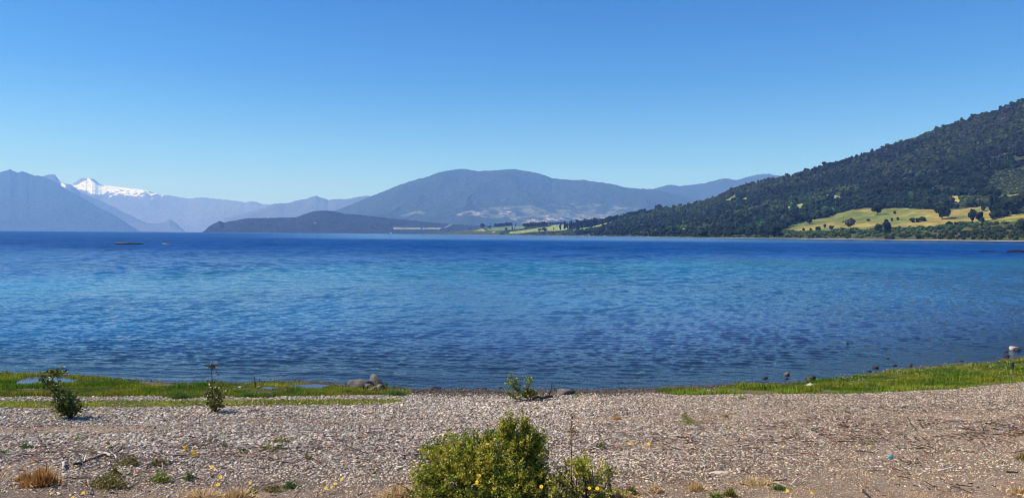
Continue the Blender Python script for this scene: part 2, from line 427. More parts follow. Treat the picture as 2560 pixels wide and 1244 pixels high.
rough = rough * (1 - 0.55 * calm); chop = (0.22 + 0.8 * smooth(30, 160, Yw)) * (1 - 0.8 * calm) * (0.7 + 0.6 * fbm(Xw * 0.03, Yw * 0.012, 3, 14))
clear = 0.75 * smooth(9, 0.3, depth_u + 3 * n1)
water = mk('water', np.stack([Xw, Yw, Zw], -1).reshape(-1, 3), grid_faces(len(wy), len(ws)), M_WATER, None, smoothed=True,
           extra={'body': body.reshape(-1, 3), 'rough': rough.ravel(), 'chop': chop.ravel(), 'clear': clear.ravel(), 'gloss': (1.0 - 0.85 * smooth(28, 190, Yw) * (1 - 0.8 * calm)).ravel()})
tag(water, kind='structure')
mp, ntp, bpn = new_mat('puddle_water'); bpn.inputs['Base Color'].default_value = (0.05, 0.05, 0.07, 1); bpn.inputs['Roughness'].default_value = 0.03; bpn.inputs['IOR'].default_value = 1.33
for w, zl in PUD:
    c0 = w.mean(0); n = len(w)
    V = [(c0[0], c0[1], zl)] + [(c0[0] + (q[0] - c0[0]) * 1.02, c0[1] + (q[1] - c0[1]) * 1.02, zl) for q in w]
    tag(mk('puddle', np.array(V), np.array([(0, 1 + i, 1 + (i + 1) % n) for i in range(n)]), mp), kind='structure')

# ------------------------------------------------------------------ hills and mountains (real distances, real heights)
class Land:
    def __init__(s, sil, d0, d1, power, namp=0, nscale=0.002, seed=0, nfine=0, base=-1.5, k=1.0):
        d0 = [(q[0], q[1] * k) for q in d0]; d1 = [(q[0], q[1] * k) for q in d1]; namp *= k; nscale /= k; nfine *= k; s.k = k
        s.px = np.array([p[0] for p in sil], float); s.s, s.e = ray(s.px, [p[1] for p in sil])
        s.d0 = (ray([q[0] for q in d0], [583] * len(d0))[0], np.array([q[1] for q in d0], float))
        s.d1 = (ray([q[0] for q in d1], [583] * len(d1))[0], np.array([q[1] for q in d1], float))
        s.p, s.namp, s.ns, s.seed, s.nf, s.base = power, namp, nscale, seed, nfine, base
    def pt(s, sl, t):
        sl = np.asarray(sl, float); t = np.asarray(t, float)
        d0 = np.interp(sl, *s.d0); d1 = np.interp(sl, *s.d1); e1 = np.interp(sl, s.s, s.e)
        tc = np.minimum(t, 1); y = d0 + (d1 - d0) * t; e0 = (s.base - CAMZ) / d0
        z = CAMZ + (e0 + (e1 - e0) * tc ** s.p) * np.minimum(y, d1)
        z = z - (t > 1) * (t - 1) * (d1 - d0) * 0.35
        x = sl * y
        if s.namp:
            r = 1 - np.abs(2 * fbm(x * s.ns, y * s.ns * 0.6, 5, s.seed) - 1)
            z = z + s.namp * (r - 0.75) * 2 * smooth(0.02, 0.35, tc) * smooth(1.05, 0.8, t)
        if s.nf: z = z + s.nf * (fbm(x * s.ns * 30, y * s.ns * 30, 2, s.seed + 9) - 0.5) * smooth(0, 0.15, tc)
        return x, y, z
    def find(s, px, py):
        sl, e = ray(px, py)
        ts = np.linspace(0, 1, 1500); x, y, z = s.pt(np.full(1500, sl), ts)
        k = np.argmax(z >= CAMZ + e * y) if (z >= CAMZ + e * y).any() else np.argmin(np.abs(z - CAMZ - e * y))
        return np.array([x[k], y[k], z[k]])
    def build(s, name, sl0, sl1, nc, nr, colf, mat, back=0.5):
        sl = np.linspace(ray(sl0, 583)[0], ray(sl1, 583)[0], nc); t = np.concatenate([np.linspace(0, 1, nr), np.linspace(1, 1 + back, 12)[1:]])
        SL, T = np.meshgrid(sl, t); x, y, z = s.pt(SL, T); px, py = proj(x, y, z)
        o = mk(name, np.stack([x, y, z], -1).reshape(-1, 3), grid_faces(len(t), nc), mat, colf(x / s.k, y / s.k, z, px, py, T).reshape(-1, 3), smoothed=True)
        return tag(o, kind='structure')

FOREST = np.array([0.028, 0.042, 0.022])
def forest_col(x, y, z, px, py, T, base=FOREST, polys=(), var=0.5, sc=0.004):
    c = base * (1 - var / 2 + var * fbm(x * sc, y * sc, 5, 3))[..., None]
    for poly, pc, thr in polys:
        m = inpoly(px, py, poly) & (fbm(x * 0.012, y * 0.012, 4, 50) > thr)
        c = np.where(m[..., None], np.array(pc), c)
    return c

R_HILL = Land([(1060, 586), (1090, 584), (1130, 579), (1180, 573), (1215, 570), (1300, 565), (1400, 562), (1480, 557), (1540, 549), (1600, 538), (1640, 529), (1700, 521),
               (1740, 514), (1790, 497), (1830, 477), (1880, 462), (1940, 449), (1985, 440), (2050, 421), (2130, 399), (2200, 377), (2280, 352), (2350, 325), (2430, 297), (2500, 277), (2560, 252), (2700, 195), (2900, 150)],
              [(1060, 4800), (1100, 4500), (1300, 3300), (1500, 2300), (1700, 1500), (2100, 1100), (2560, 830), (2900, 700)],
              [(1060, 5000), (1100, 4800), (1300, 4200), (1500, 3500), (1700, 3200), (2000, 2900), (2560, 2400), (2900, 2200)], 1.25, 14, 0.004, 3, 0, base=0.0)
DRY, GREEN = (0.27, 0.22, 0.065), (0.16, 0.20, 0.055)
MEADOWS = [([(1955, 575), (1985, 562), (2010, 555), (2060, 545), (2090, 535), (2130, 525), (2170, 522), (2240, 520), (2330, 524), (2400, 522), (2450, 516), (2480, 520), (2480, 548), (2440, 556), (2400, 556), (2330, 568), (2240, 568), (2190, 575), (2110, 572), (2060, 578), (1990, 578)], DRY, 'm'),
           ([(2465, 556), (2500, 545), (2560, 528), (2650, 515), (2650, 548), (2560, 552), (2480, 557)], (0.30, 0.23, 0.06), 'm'),
           ([(2368, 490), (2395, 491), (2400, 506), (2376, 500)], (0.30, 0.28, 0.09), 'm'), ([(2490, 490), (2560, 485), (2650, 485), (2650, 500), (2500, 500)], (0.30, 0.27, 0.09), 'm'),
           ([(1980, 533), (1998, 516), (2010, 510), (2004, 530)], (0.13, 0.19, 0.05), 'm'), ([(1950, 512), (1958, 517), (1978, 516), (2012, 506), (2010, 513), (1975, 522), (1955, 520)], (0.3, 0.27, 0.1), 'm'),
           ([(1806, 506), (1836, 487), (1842, 492), (1815, 508)], (0.16, 0.2, 0.06), 'm'), ([(1850, 500), (1873, 489), (1872, 498), (1855, 506)], (0.16, 0.2, 0.06), 'm'),
           ([(2060, 487), (2090, 489), (2110, 495), (2090, 500), (2062, 495)], (0.2, 0.2, 0.08), 'm'),
           ([(1430, 574), (1480, 566), (1545, 550), (1542, 558), (1500, 570), (1460, 575)], (0.38, 0.36, 0.11), 'm'),
           ([(1255, 583), (1300, 576), (1370, 566), (1405, 558), (1426, 557), (1420, 573), (1400, 576), (1340, 578), (1290, 583)], (0.20, 0.25, 0.08), 'm'),
           ([(1215, 572), (1240, 566), (1318, 561), (1310, 570), (1250, 576), (1225, 576)], (0.11, 0.18, 0.07), 'm'), ([(1183, 577), (1205, 570), (1214, 578)], (0.30, 0.28, 0.12), 'm'),
           ([(1603, 539), (1612, 536), (1625, 536), (1620, 541)], (0.40, 0.37, 0.25), 'm')]
SCRUB = [[(2485, 430), (2700, 400), (2700, 487), (2560, 485), (2490, 490), (2455, 470)], [(2395, 492), (2490, 490), (2480, 516), (2450, 514), (2400, 520), (2378, 518)],
         [(2340, 465), (2400, 470), (2390, 490), (2340, 480)], [(1040, 600), (1040, 560), (1440, 560), (1440, 600)]]
THICKET = [(1955, 576), (1990, 579), (2060, 579), (2110, 574), (2190, 576), (2240, 570), (2330, 569), (2400, 558), (2440, 557), (2560, 553), (2750, 548), (2750, 640), (1940, 620)]
def hill_col(x, y, z, px, py, T):
    c = np.array([0.05, 0.06, 0.026]) * (0.7 + 0.6 * fbm(x * 0.02, y * 0.02, 4, 3))[..., None]
    sc = np.zeros(px.shape, bool)
    for p in SCRUB: sc |= inpoly(px, py, p)
    c = np.where(sc[..., None], np.array([0.05, 0.066, 0.03]) * (0.6 + 0.8 * fbm(x * 0.05, y * 0.05, 3, 8))[..., None], c)
    th = inpoly(px, py, THICKET); c = np.where(th[..., None], np.array([0.07, 0.08, 0.03]), c)
    jj = (fbm(x * 0.03, y * 0.03, 3, 33) - 0.5)
    for p, pc, k in MEADOWS:
        m = inpoly(px, py + jj * 5, p)
        v = (0.45 + 1.0 * fbm(x * 0.045, y * 0.03, 5, 71, 0.65))[..., None]
        g = (smooth(0.40, 0.62, fbm(x * 0.012, y * 0.012, 3, 21)))[..., None]
        cc = np.array(pc) * (1 - np.array([0.50, 0.28, 0.35]) * g * (pc[0] > pc[1]))
        c = np.where(m[..., None], cc * v, c)
    y0 = np.interp(x / y, *R_HILL.d0)
    b = (y - y0) < np.where(px > 1600, 22, 12)
    c = np.where(b[..., None], np.array([0.42, 0.35, 0.30]) * (0.8 + 0.4 * vnoise(x * 0.05, y * 0.05, 9))[..., None], c)
    return c
R_HILL.build('hill', 1055, 2900, 1400, 420, hill_col, M_HILL, back=0.4)

CENTRE = Land([(560, 581), (700, 560), (800, 540), (850, 522), (900, 502), (930, 489), (960, 478), (1000, 462), (1040, 448), (1063, 443), (1100, 430), (1140, 423), (1165, 422), (1190, 427), (1220, 427), (1270, 423),
               (1290, 423), (1340, 430), (1360, 436), (1380, 445), (1420, 449), (1460, 450), (1500, 455), (1540, 462), (1560, 468), (1600, 472), (1630, 474), (1660, 480), (1750, 500), (1850, 515), (2000, 530), (2300, 560)],
              [(500, 5600), (1300, 5600), (2300, 5200)], [(500, 8200), (1300, 8800), (2300, 7500)], 1.5, 75, 0.0011, 21, 14, base=2, k=1.9)
CPOLY = [([(1140, 537), (1150, 531), (1180, 526), (1210, 528), (1222, 537), (1200, 540), (1160, 541)], (0.22, 0.20, 0.155), 0.47),
         ([(1000, 540), (1040, 528), (1075, 524), (1060, 534), (1010, 543)], (0.14, 0.17, 0.10), 0.47), ([(1245, 532), (1275, 526), (1290, 530), (1280, 540), (1252, 540)], (0.3, 0.25, 0.2), 0.45),
         ([(1270, 545), (1330, 528), (1420, 520), (1420, 548), (1300, 556)], (0.16, 0.17, 0.12), 0.54), ([(1355, 536), (1400, 533), (1530, 536), (1520, 552), (1370, 550)], (0.27, 0.24, 0.19), 0.46),
         ([(1300, 556), (1330, 547), (1360, 548), (1380, 560), (1320, 562)], (0.24, 0.21, 0.17), 0.45), ([(1200, 520), (1450, 505), (1600, 520), (1600, 545), (1200, 545)], (0.09, 0.105, 0.07), 0.53)]
CENTRE.build('mountain', 540, 2300, 900, 260, lambda *a: forest_col(*a, polys=CPOLY), M_MOUNT)
HEAD = Land([(500, 585), (507, 580), (514, 574), (522, 566), (532, 560), (546, 554), (549, 552), (560, 556), (600, 549), (620, 545), (660, 545), (700, 544), (740, 543), (760, 536), (780, 529), (800, 526), (820, 526),
             (840, 529), (860, 534), (900, 537), (950, 543), (1000, 548), (1050, 553), (1090, 557), (1140, 561), (1200, 563), (1300, 566), (1500, 572), (1700, 577)],
            [(500, 4900), (900, 4700), (1100, 4750), (1300, 5000), (1700, 5000)], [(500, 5000), (560, 5300), (800, 5500), (1700, 5600)], 1.2, 12, 0.004, 5, 7, base=2, k=1.6)
HPOLY = [([(983, 568), (1052, 569), (1052, 573), (984, 573)], (0.17, 0.19, 0.13), 0), ([(1056, 569), (1104, 569), (1100, 573), (1056, 573)], (0.17, 0.19, 0.13), 0),
         ([(1110, 569), (1125, 560), (1140, 554), (1200, 553), (1200, 555), (1142, 556), (1128, 562), (1113, 570)], (0.16, 0.17, 0.15), 0)]
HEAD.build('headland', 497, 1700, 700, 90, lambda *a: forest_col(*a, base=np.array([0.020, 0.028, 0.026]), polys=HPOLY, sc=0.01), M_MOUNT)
BACK = Land([(1500, 500), (1600, 480), (1630, 474), (1660, 464), (1680, 462), (1700, 465), (1730, 461), (1760, 458), (1800, 446), (1815, 445), (1840, 449), (1870, 441), (1900, 434), (1920, 433), (1945, 438), (2000, 440), (2100, 450), (2400, 480)],
            [(1500, 8500), (2400, 8500)], [(1500, 11000), (2400, 11000)], 1.3, 90, 0.0009, 41, 14, base=2, k=1.7)
BACK.build('mountain', 1500, 2400, 400, 140, forest_col, M_MOUNT)
LEFT = Land([(-400, 470), (-100, 440), (0, 430), (25, 423), (40, 430), (46, 432), (55, 428), (65, 430), (72, 435), (90, 439), (108, 441), (130, 450), (165, 472), (200, 490), (250, 520), (275, 531), (310, 553), (345, 575), (362, 582)],
            [(-400, 8500), (362, 10000)], [(-400, 11500), (100, 11500), (362, 10300)], 1.15, 38, 0.0008, 51, 16, base=2, k=1.75)
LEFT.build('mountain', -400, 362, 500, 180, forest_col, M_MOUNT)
HUMP = Land([(290, 580), (320, 562), (335, 557), (355, 557), (395, 558), (410, 555), (425, 549), (440, 557), (455, 571), (466, 582)], [(290, 13500), (466, 13500)], [(290, 14200), (466, 14200)], 1.1, 20, 0.001, 5, 8, base=2, k=1.5)
HUMP.build('headland', 290, 466, 160, 40, lambda *a: forest_col(*a, base=np.array([0.07, 0.08, 0.08])), M_MOUNT)  # base colour lightened in place of thicker haze
PALE = Land([(560, 545), (640, 525), (680, 512), (692, 508), (720, 508), (745, 500), (765, 497), (778, 491), (790, 488), (800, 492), (812, 495), (820, 500), (835, 498), (862, 498), (880, 495), (905, 490), (918, 488), (935, 492), (1000, 500), (1100, 520)],
            [(560, 13000), (1100, 13000)], [(560, 16000), (1100, 16000)], 1.3, 80, 0.0007, 61, 22, base=2, k=1.5)
PALE.build('mountain_range', 560, 1100, 400, 120, lambda *a: forest_col(*a, base=np.array([0.07, 0.08, 0.08])), M_MOUNT)  # rock and scrub base, paled to imitate more haze
def snow_col(x, y, z, px, py, T):
    c = np.array([0.10, 0.11, 0.115]) * (0.8 + 0.4 * fbm(x * 0.002, y * 0.002, 4, 3))[..., None]  # bare rock, its colour lightened to stand in for distance haze
    line = np.interp(px, [60, 180, 215, 260, 330, 400, 460], [480, 470, 484, 486, 487, 489, 486])
    gul = (fbm(px * 0.09 + py * 0.11, py * 0.10 - px * 0.02, 4, 90) - 0.5) * 26
    low = smooth(-16, 0, py - line)
    m = (py < line + gul * low * 1.2) & (fbm(px * 0.13 + py * 0.2, py * 0.35, 3, 92) < 0.74 - 0.22 * low)
    rock = (inpoly(px, py, [(178, 463), (190, 452), (203, 442), (217, 442), (217, 450), (206, 454), (196, 461), (186, 463)]) | inpoly(px, py, [(222, 442), (238, 445), (250, 457), (262, 466), (246, 463), (236, 456), (226, 450)])) | (px < 176) & (vnoise(px * .2, py * .15, 5) < .6)
    return np.where((m & ~rock)[..., None], np.array([0.74, 0.84, 0.95]), c)
SNOW = Land([(0, 470), (100, 462), (165, 461), (175, 460), (182, 460), (190, 454), (203, 446), (214, 445), (217, 447), (230, 446), (237, 449), (246, 458), (254, 462), (290, 467), (340, 472), (355, 474), (380, 480), (400, 486), (420, 488), (445, 492), (470, 496), (505, 493), (550, 498), (600, 503), (612, 506),
             (625, 503), (640, 504), (655, 510), (690, 511), (760, 515), (900, 520)], [(0, 19000), (900, 19000)], [(0, 23000), (900, 23000)], 1.2, 55, 0.0006, 71, 25, base=2, k=1.4)
SNOW.build('snow_mountain', 0, 900, 1100, 260, snow_col, M_MOUNT)
SIDE = Land([(20, 470), (60, 455), (100, 443), (112, 439), (120, 437), (132, 436), (139, 438), (145, 447), (152, 454), (165, 460), (178, 461), (190, 470), (204, 482), (215, 487), (260, 505), (300, 525), (360, 555), (420, 582)],
            [(20, 14500), (420, 16000)], [(20, 17500), (420, 16500)], 1.2, 60, 0.0008, 81, 18, base=2, k=1.4)
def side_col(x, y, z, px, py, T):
    c = forest_col(x, y, z, px, py, T, base=np.array([0.06, 0.07, 0.07]))  # lighter base: some of the haze is put into the colour
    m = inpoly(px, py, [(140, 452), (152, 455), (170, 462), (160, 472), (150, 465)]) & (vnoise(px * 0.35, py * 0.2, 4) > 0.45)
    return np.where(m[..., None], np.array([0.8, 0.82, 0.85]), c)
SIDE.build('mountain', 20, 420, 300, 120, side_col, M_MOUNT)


# ------------------------------------------------------------------ pebbles of the beach: nobody could count them
rg = np.random.default_rng(11)
def beach_points(n, ymin=7.2, ymax=23.5, xlim=(-1.08, 1.08)):
    y = np.sqrt(rg.random(n) * (ymax ** 2 - ymin ** 2) + ymin ** 2); x = y * rg.uniform(*xlim, n)
    return x, y
def pebbles(name, n, smin, smax, keep, base, hfac=0.46, spread=0.42):
    x, y = beach_points(n)
    z = ground_h(x, y); px, py, gl, st, gr, alg, soil, pud = zones(x, y); u = shore(x) - y
    k = keep(px, py, gl, st, gr, alg, soil, pud, u, rg.random(n), x, y)
    x, y, z, px, py, soil, u = [a[k] for a in (x, y, z, px, py, soil, u)]; n = len(x)
    s = smin * (smax / smin) ** (rg.random(n) ** 1.6)
    s = s * (1 + 0.35 * np.exp(-((py - 1020) / 30) ** 2) * (px < 1500) + 0.30 * np.exp(-((py - 1105) / 28) ** 2) * smooth(1700, 900, px) - 0.22 * smooth(1150, 1240, py) - 0.2 * smooth(1500, 2300, px))
    S = np.stack([s * rg.uniform(0.8, 1.35, n), s * rg.uniform(0.65, 0.95, n), s * hfac * rg.uniform(0.6, 1.25, n)], -1)
    a = rotz_mats(rg.random(n) * 6.28)
    tilt = rg.normal(size=n) * 0.28; ct, st_ = np.cos(tilt), np.sin(tilt); z0, o1 = np.zeros(n), np.ones(n)
    tx = np.stack([np.stack([o1, z0, z0], -1), np.stack([z0, ct, -st_], -1), np.stack([z0, st_, ct], -1)], -2)
    V, Fc = stamp(base, np.stack([x, y, z + S[:, 2] * rg.uniform(0.1, 0.75, n)], -1), S, np.einsum('nij,njk->nik', a, tx), 0.13, rg)
    L = np.exp(rg.normal(size=n) * spread) * 0.335
    L = np.where(rg.random(n) < 0.01, 0.66, L).clip(0.05, 0.60)
    warm = np.clip(0.35 + 0.35 * smooth(900, 2300, px) + 0.3 * rg.normal(size=n) + 0.3 * smooth(1120, 1240, py), 0, 1.2)
    C = np.stack([L * (1.04 + 0.18 * warm), L * (0.955 - 0.02 * warm), L * (0.86 - 0.25 * warm)], -1)
    rust = rg.random(n) < 0.05; C[rust] = L[rust, None] * np.array([1.2, 0.75, 0.55])
    wet = (u < 0.35 + 0.55 * rg.random(n) * fbm(x * 1.5, y * 1.5, 3, 70) * 2); C[wet] *= 0.28
    C = np.repeat(C, len(base[0]), 0)
    return tag(mk(name, V, Fc, M_PEBBLE, C, smoothed=True), kind='stuff')
def keep_big(px, py, gl, st, gr, alg, soil, pud, u, r, x, y):
    d = 1 - 0.85 * soil - 0.2 * smooth(1130, 1230, py) - 0.12 * smooth(1500, 2200, px) - 0.25 * (vnoise(x * 1.7, y * 1.7, 4) > .6)
    return (r < d) & ~gl & ~gr & ~alg & ~pud & (~st | (r < 0.10)) & (u > -1.6) & ((u > -0.1) | (r < 0.3))
def keep_small(px, py, gl, st, gr, alg, soil, pud, u, r, x, y):
    d = 1 - 0.35 * soil
    return (r < d) & ~gl & ~gr & ~alg & ~pud & (~st | (r < 0.2)) & (u > -0.7)
pebbles('pebbles', 306000, 0.011, 0.030, keep_big, ICO1)
pebbles('gravel', 520000, 0.006, 0.016, keep_small, ICO1)

# ------------------------------------------------------------------ grass
def blades(name, n, mask, hfn, wfn, colfn, lean=0.5, ymin=14, ymax=24, xlim=(-1.08, 1.08), kind='stuff', ptsfn=None, mat=None, droop=0.5, rgx=None):
    r_ = rgx or rg
    if ptsfn is None:
        y = r_.uniform(ymin, ymax, n); x = y * r_.uniform(*xlim, n); k = mask(x, y); x, y = x[k], y[k]
    else: x, y = ptsfn(n)
    z = ground_h(x, y); n = len(x)
    h = hfn(x, y, n); w = wfn(n); a = r_.random(n) * 6.28; ld = r_.random(n) * 6.28; l = h * lean * r_.random(n)
    wx, wy_ = np.cos(a) * w, np.sin(a) * w; lx, ly = np.cos(ld) * l, np.sin(ld) * l
    B = np.stack([x, y, z - 0.005], -1); Wv = np.stack([wx, wy_, 0 * x], -1); L1 = np.stack([lx * .35, ly * .35, h * 0.6], -1); L2 = np.stack([lx, ly, h * (1 - droop * 0.2)], -1)
    V = np.stack([B - Wv, B + Wv, B + L1 + Wv * .7, B + L1 - Wv * .7, B + L2], 1).reshape(-1, 3)
    i = (np.arange(n) * 5)[:, None]
    Q = i + np.array([[0, 1, 2, 3]]); T = i + np.array([[3, 2, 4]])
    C = np.repeat(colfn(x, y, n), 5, 0)
    o = mk(name, V, [Q, T], mat or M_GRASS, C)
    return tag(o, kind=kind) if kind else o
def gcol(x, y, n):
    px, py = proj(x, y, ground_h(x, y)); v = fbm(x * 1.2, y * 2.5, 3, 44)[:, None]; f = smooth(0.38, 0.62, v)
    a = np.array([0.09, 0.20, 0.012]); b = np.array([0.27, 0.31, 0.02])
    c = a + (b - a) * f; dr = smooth(0.5, 0.68, fbm(x * 2.3, y * 4, 3, 208))[:, None]; c = c + (np.array([0.24, 0.17, 0.04]) - c) * dr * .45; c = c + rg.normal(size=(n, 1)) * 0.2 * c
    u = shore(x) - y
    low = smooth(5, 1.5, np.abs(py - np.interp(px, [1640, 1800, 2150, 2400, 2560], [984, 984, 981, 968, 952])))[:, None] * (px[:, None] > 1600)
    c = c + (np.array([0.28, 0.38, 0.04]) - c) * low * 0.8
    return np.clip(c, 0.004, 1)
def ghigh(x, y, n):
    return (0.035 + 0.11 * smooth(0.45, 0.75, vnoise(x * 1.6, y * 3.0, 15)) * (0.4 + 0.6 * vnoise(x * 8, y * 8, 16))) * rg.uniform(0.6, 1.25, n)
blades('grass', 520000, lambda x, y: (lambda q: (q[2] | q[4]) & (rg.random(len(x)) > 0.85 * smooth(0.58, 0.72, fbm(x * 1.4, y * 2.2, 4, 202))))(zones(x, y)), ghigh, lambda n: rg.uniform(0.004, 0.009, n), gcol)
blades('grass', 325000, lambda x, y: (lambda q: q[3] | q[5])(zones(x, y)), lambda x, y, n: rg.uniform(0.03, 0.075, n), lambda n: rg.uniform(0.004, 0.009, n),
       lambda x, y, n: np.array([0.27, 0.31, 0.03]) * np.exp(rg.normal(size=(n, 1)) * 0.25) * (0.6 + 0.8 * vnoise(x * 3, y * 3, 6)[:, None]), lean=0.9)
def dry_mask(x, y):
    px, py, gl, st, gr, alg, soil, pud = zones(x, y)
    return (rg.random(len(x)) < soil * 0.9 * smooth(0.42, 0.6, fbm(x * 2.2, y * 3, 3, 55)) + 0.02) & ~gl & ~gr & (shore(x) - y > 1)
blades('dry_grass', 74000, dry_mask, lambda x, y, n: rg.uniform(0.015, 0.07, n), lambda n: rg.uniform(0.0018, 0.004, n),
       lambda x, y, n: np.array([0.50, 0.34, 0.16]) * np.exp(rg.normal(size=(n, 1)) * 0.3), lean=1.4, ymin=7.2, ymax=16, mat=M_TWIG)
# bank plants with pale flower heads in the grass on the right
def daisies():
    n = 520; px = rg.uniform(2080, 2600, n); py = 905 + rg.gamma(2.0, 9, n) + np.interp(px, [2080, 2300, 2560], [32, 14, 0]); P = []
    for a, b in zip(px, py):
        g = gpt(a, b); 
        q = zones(g[0:1], g[1:2])
        if q[4][0]: P.append(g + np.array([0, 0, rg.uniform(0.06, 0.13)]))
    P = np.array(P); n = len(P)
    V, Fc = stamp(ICO1, P, np.stack([rg.uniform(.006, .016, n), rg.uniform(.006, .012, n), rg.uniform(.003, .006, n)], -1), rand_rots(n, rg))
    tag(mk('clover_flowers', V, Fc, M_GRASS, np.tile([0.75, 0.72, 0.42], (len(V), 1))), kind='stuff')
daisies()

# ------------------------------------------------------------------ twig litter of the tide line
def litter():
    n = 13000
    x, y = beach_points(n * 3, 7.2, 15)
    z = ground_h(x, y); px, py = proj(x, y, z)
    line = np.interp(px, [0, 400, 900, 1300, 1700, 2100, 2560], [1145, 1135, 1120, 1115, 1105, 1085, 1070])
    d = np.exp(-((py - line) / 30) ** 2) + 0.16
    d *= smooth(0.3, 0.7, fbm(x * 1.5, y * 3, 3, 66)) * 1.5
    k = rg.random(n * 3) < d; x, y, z, px = x[k], y[k], z[k], px[k]; n = len(x)
    L = rg.gamma(2, 0.035, n).clip(.03, .4); w = rg.uniform(0.002, 0.0055, n)
    cube = np.array([(a, b, c_) for a in (-1, 1) for b in (-1, 1) for c_ in (-1, 1)], float); cf = np.array([(0, 1, 3, 2), (4, 6, 7, 5), (0, 4, 5, 1), (2, 3, 7, 6), (0, 2, 6, 4), (1, 5, 7, 3)])
    R1 = rotz_mats(rg.random(n) * 6.28); t = rg.normal(size=n) * 0.16; ct, s_ = np.cos(t), np.sin(t); z0, o1 = np.zeros(n), np.ones(n)
    R2 = np.stack([np.stack([ct, z0, s_], -1), np.stack([z0, o1, z0], -1), np.stack([-s_, z0, ct], -1)], -2)
    V, Fc = stamp((cube, cf), np.stack([x, y, z + 0.025 + rg.random(n) * 0.02], -1), np.stack([L / 2, w, w], -1), np.einsum('nij,njk->nik', R1, R2))
    pick = rg.random(n) + 0.25 * smooth(1500, 2300, px)
    C = np.where((pick < 0.5)[:, None], np.array([0.42, 0.37, 0.33]), np.where((pick < 0.85)[:, None], np.array([0.22, 0.12, 0.08]), np.array([0.06, 0.045, 0.04]))) * np.exp(rg.normal(size=(n, 1)) * 0.25)
    tag(mk('twig_litter', V, Fc, M_TWIG, np.repeat(C, 8, 0)), kind='stuff')
litter()

# ------------------------------------------------------------------ driftwood sticks, one by one
STICKS = [((190, 1168), (296, 1132), 0.016, 0, 'long dark curved driftwood stick right of the orange dry tuft'), ((214, 1176), (248, 1166), 0.013, 1, 'short pale bleached stick just below the long dark curved one'),
          ((98, 1104), (118, 1122), 0.012, 0, 'short dark stick leaning on pebbles below the leaning sapling'), ((42, 1152), (64, 1144), 0.012, 1, 'pale stick near the left edge above the orange dry tuft'),
          ((262, 1136), (274, 1146), 0.016, 1, 'stubby white driftwood piece at the tip of the dark curved stick'), ((160, 1160), (162, 1178), 0.02, 1, 'stubby pale upright stump beside the orange dry tuft'),
          ((200, 1152), (206, 1178), 0.010, 0, 'thin dark upright twig crossing the long curved stick'), ((824, 1099), (840, 1114), 0.013, 1, 'pale stick pointing down between grey pebbles left of the big bush'),
          ((465, 1168), (492, 1150), 0.010, 1, 'thin pale stick below the yellow flower spikes'), ((380, 1134), (470, 1160), 0.008, 1, 'long thin bleached twig left of the yellow flower spikes'),
          ((1872, 1087), (1897, 1101), 0.011, 1, 'pale thin stick on the gravel right of the big bush'), ((2268, 1049), (2292, 1080), 0.010, 0, 'dark twig sticking up from the reddish debris'),
          ((2142, 1131), (2184, 1135), 0.010, 0, 'straight dark twig lying left of the blue scrap'), ((2520, 1072), (2580, 1090), 0.014, 0, 'dark branch reaching in over the gravel at the right edge'),
          ((2515, 1186), (2545, 1187), 0.016, 0, 'short dark stick lying near the lower right corner'), ((2159, 1232), (2172, 1246), 0.012, 0, 'dark stick at the bottom edge below the blue scrap'),
          ((735, 1121), (786, 1119), 0.012, 1, 'pale straight stick lying above the spiky green weed'), ((1905, 1090), (1975, 1084), 0.007, 1, 'very thin straw lying flat on grey gravel right of centre')]
for a, b, r, k, lab in STICKS:
    A = gpt(*a); B = gpt(*b); n = 7; P = np.array([A + (B - A) * t for t in np.linspace(0, 1, n)])
    P[:, 2] += r * 1.2 + 0.02; P += rg.normal(size=P.shape) * np.linalg.norm(B - A) * 0.018
    V, q, t = tube(P - A, np.linspace(r, r * 0.55, n), 7)
    o = mk('driftwood_stick', V, [q, t], M_DRIFT if k else M_DARKWOOD, smoothed=True); o.location = A
    tag(o, lab, 'stick', 'driftwood sticks along the tide line')

# ------------------------------------------------------------------ rocks
def rock(px, py, w, h, mat, lab, group=None, cat='rock', name='rock', seed=0, sub=ICO4, water=False, lean=0.0, ang=0.0, cut=0.35, depth=None):
    """px,py = foot of the rock in the photograph, w,h = its size there in pixels"""
    if water:
        s, e = ray(px, py); y = -CAMZ / e; P = np.array([s * y, y, 0.0])
    else: P = gpt(px, py)
    k = P[1] / F; W, H_ = w * k, h * k; D = depth or W * 0.75
    V, Fc = sub; V = V.copy(); r_ = np.random.default_rng(100 + seed)
    for _ in range(13):                                    # flat facets knocked off a round stone
        n = r_.normal(size=3); n /= np.linalg.norm(n); d = r_.uniform(0.5, 0.85); q = V @ n - d
        V = V - np.where(q > 0, q, 0)[:, None] * n * 0.85
    V = V * (1 + 0.07 * (fbm(V[:, 0] * 2.5 + seed, V[:, 1] * 2.5 + V[:, 2] * 2, 4, seed)[:, None] - 0.5) * 2)
    V = V / np.abs(V).max(0)
    V = V * np.array([W / 2, D / 2, H_ * (0.5 + cut * 0.5)])
    V[:, 2] += H_ * (0.5 - cut * 0.5)
    c, s_ = math.cos(ang), math.sin(ang); zc = V[:, 2] - H_ / 2
    V = np.stack([V[:, 0] * c + zc * s_, V[:, 1], -V[:, 0] * s_ + zc * c + H_ / 2], -1); V[:, 0] += lean * V[:, 2]
    o = mk(name, V, Fc, mat, smoothed=True); o.location = P + np.array([0, D * 0.3, -0.02])
    return tag(o, lab, cat, group)
G = 'boulders piled at the waterline'
rock(894, 969, 72, 27, M_ROCK, 'broad brown-grey boulder on the left of the waterline pile', G, 'boulder', 'boulder', 1, cut=0.5)
rock(937, 966, 40, 34, M_ROCK, 'tall tilted boulder with sunlit left face at top of the pile', G, 'boulder', 'boulder', 2, ang=-0.45, cut=0.7)
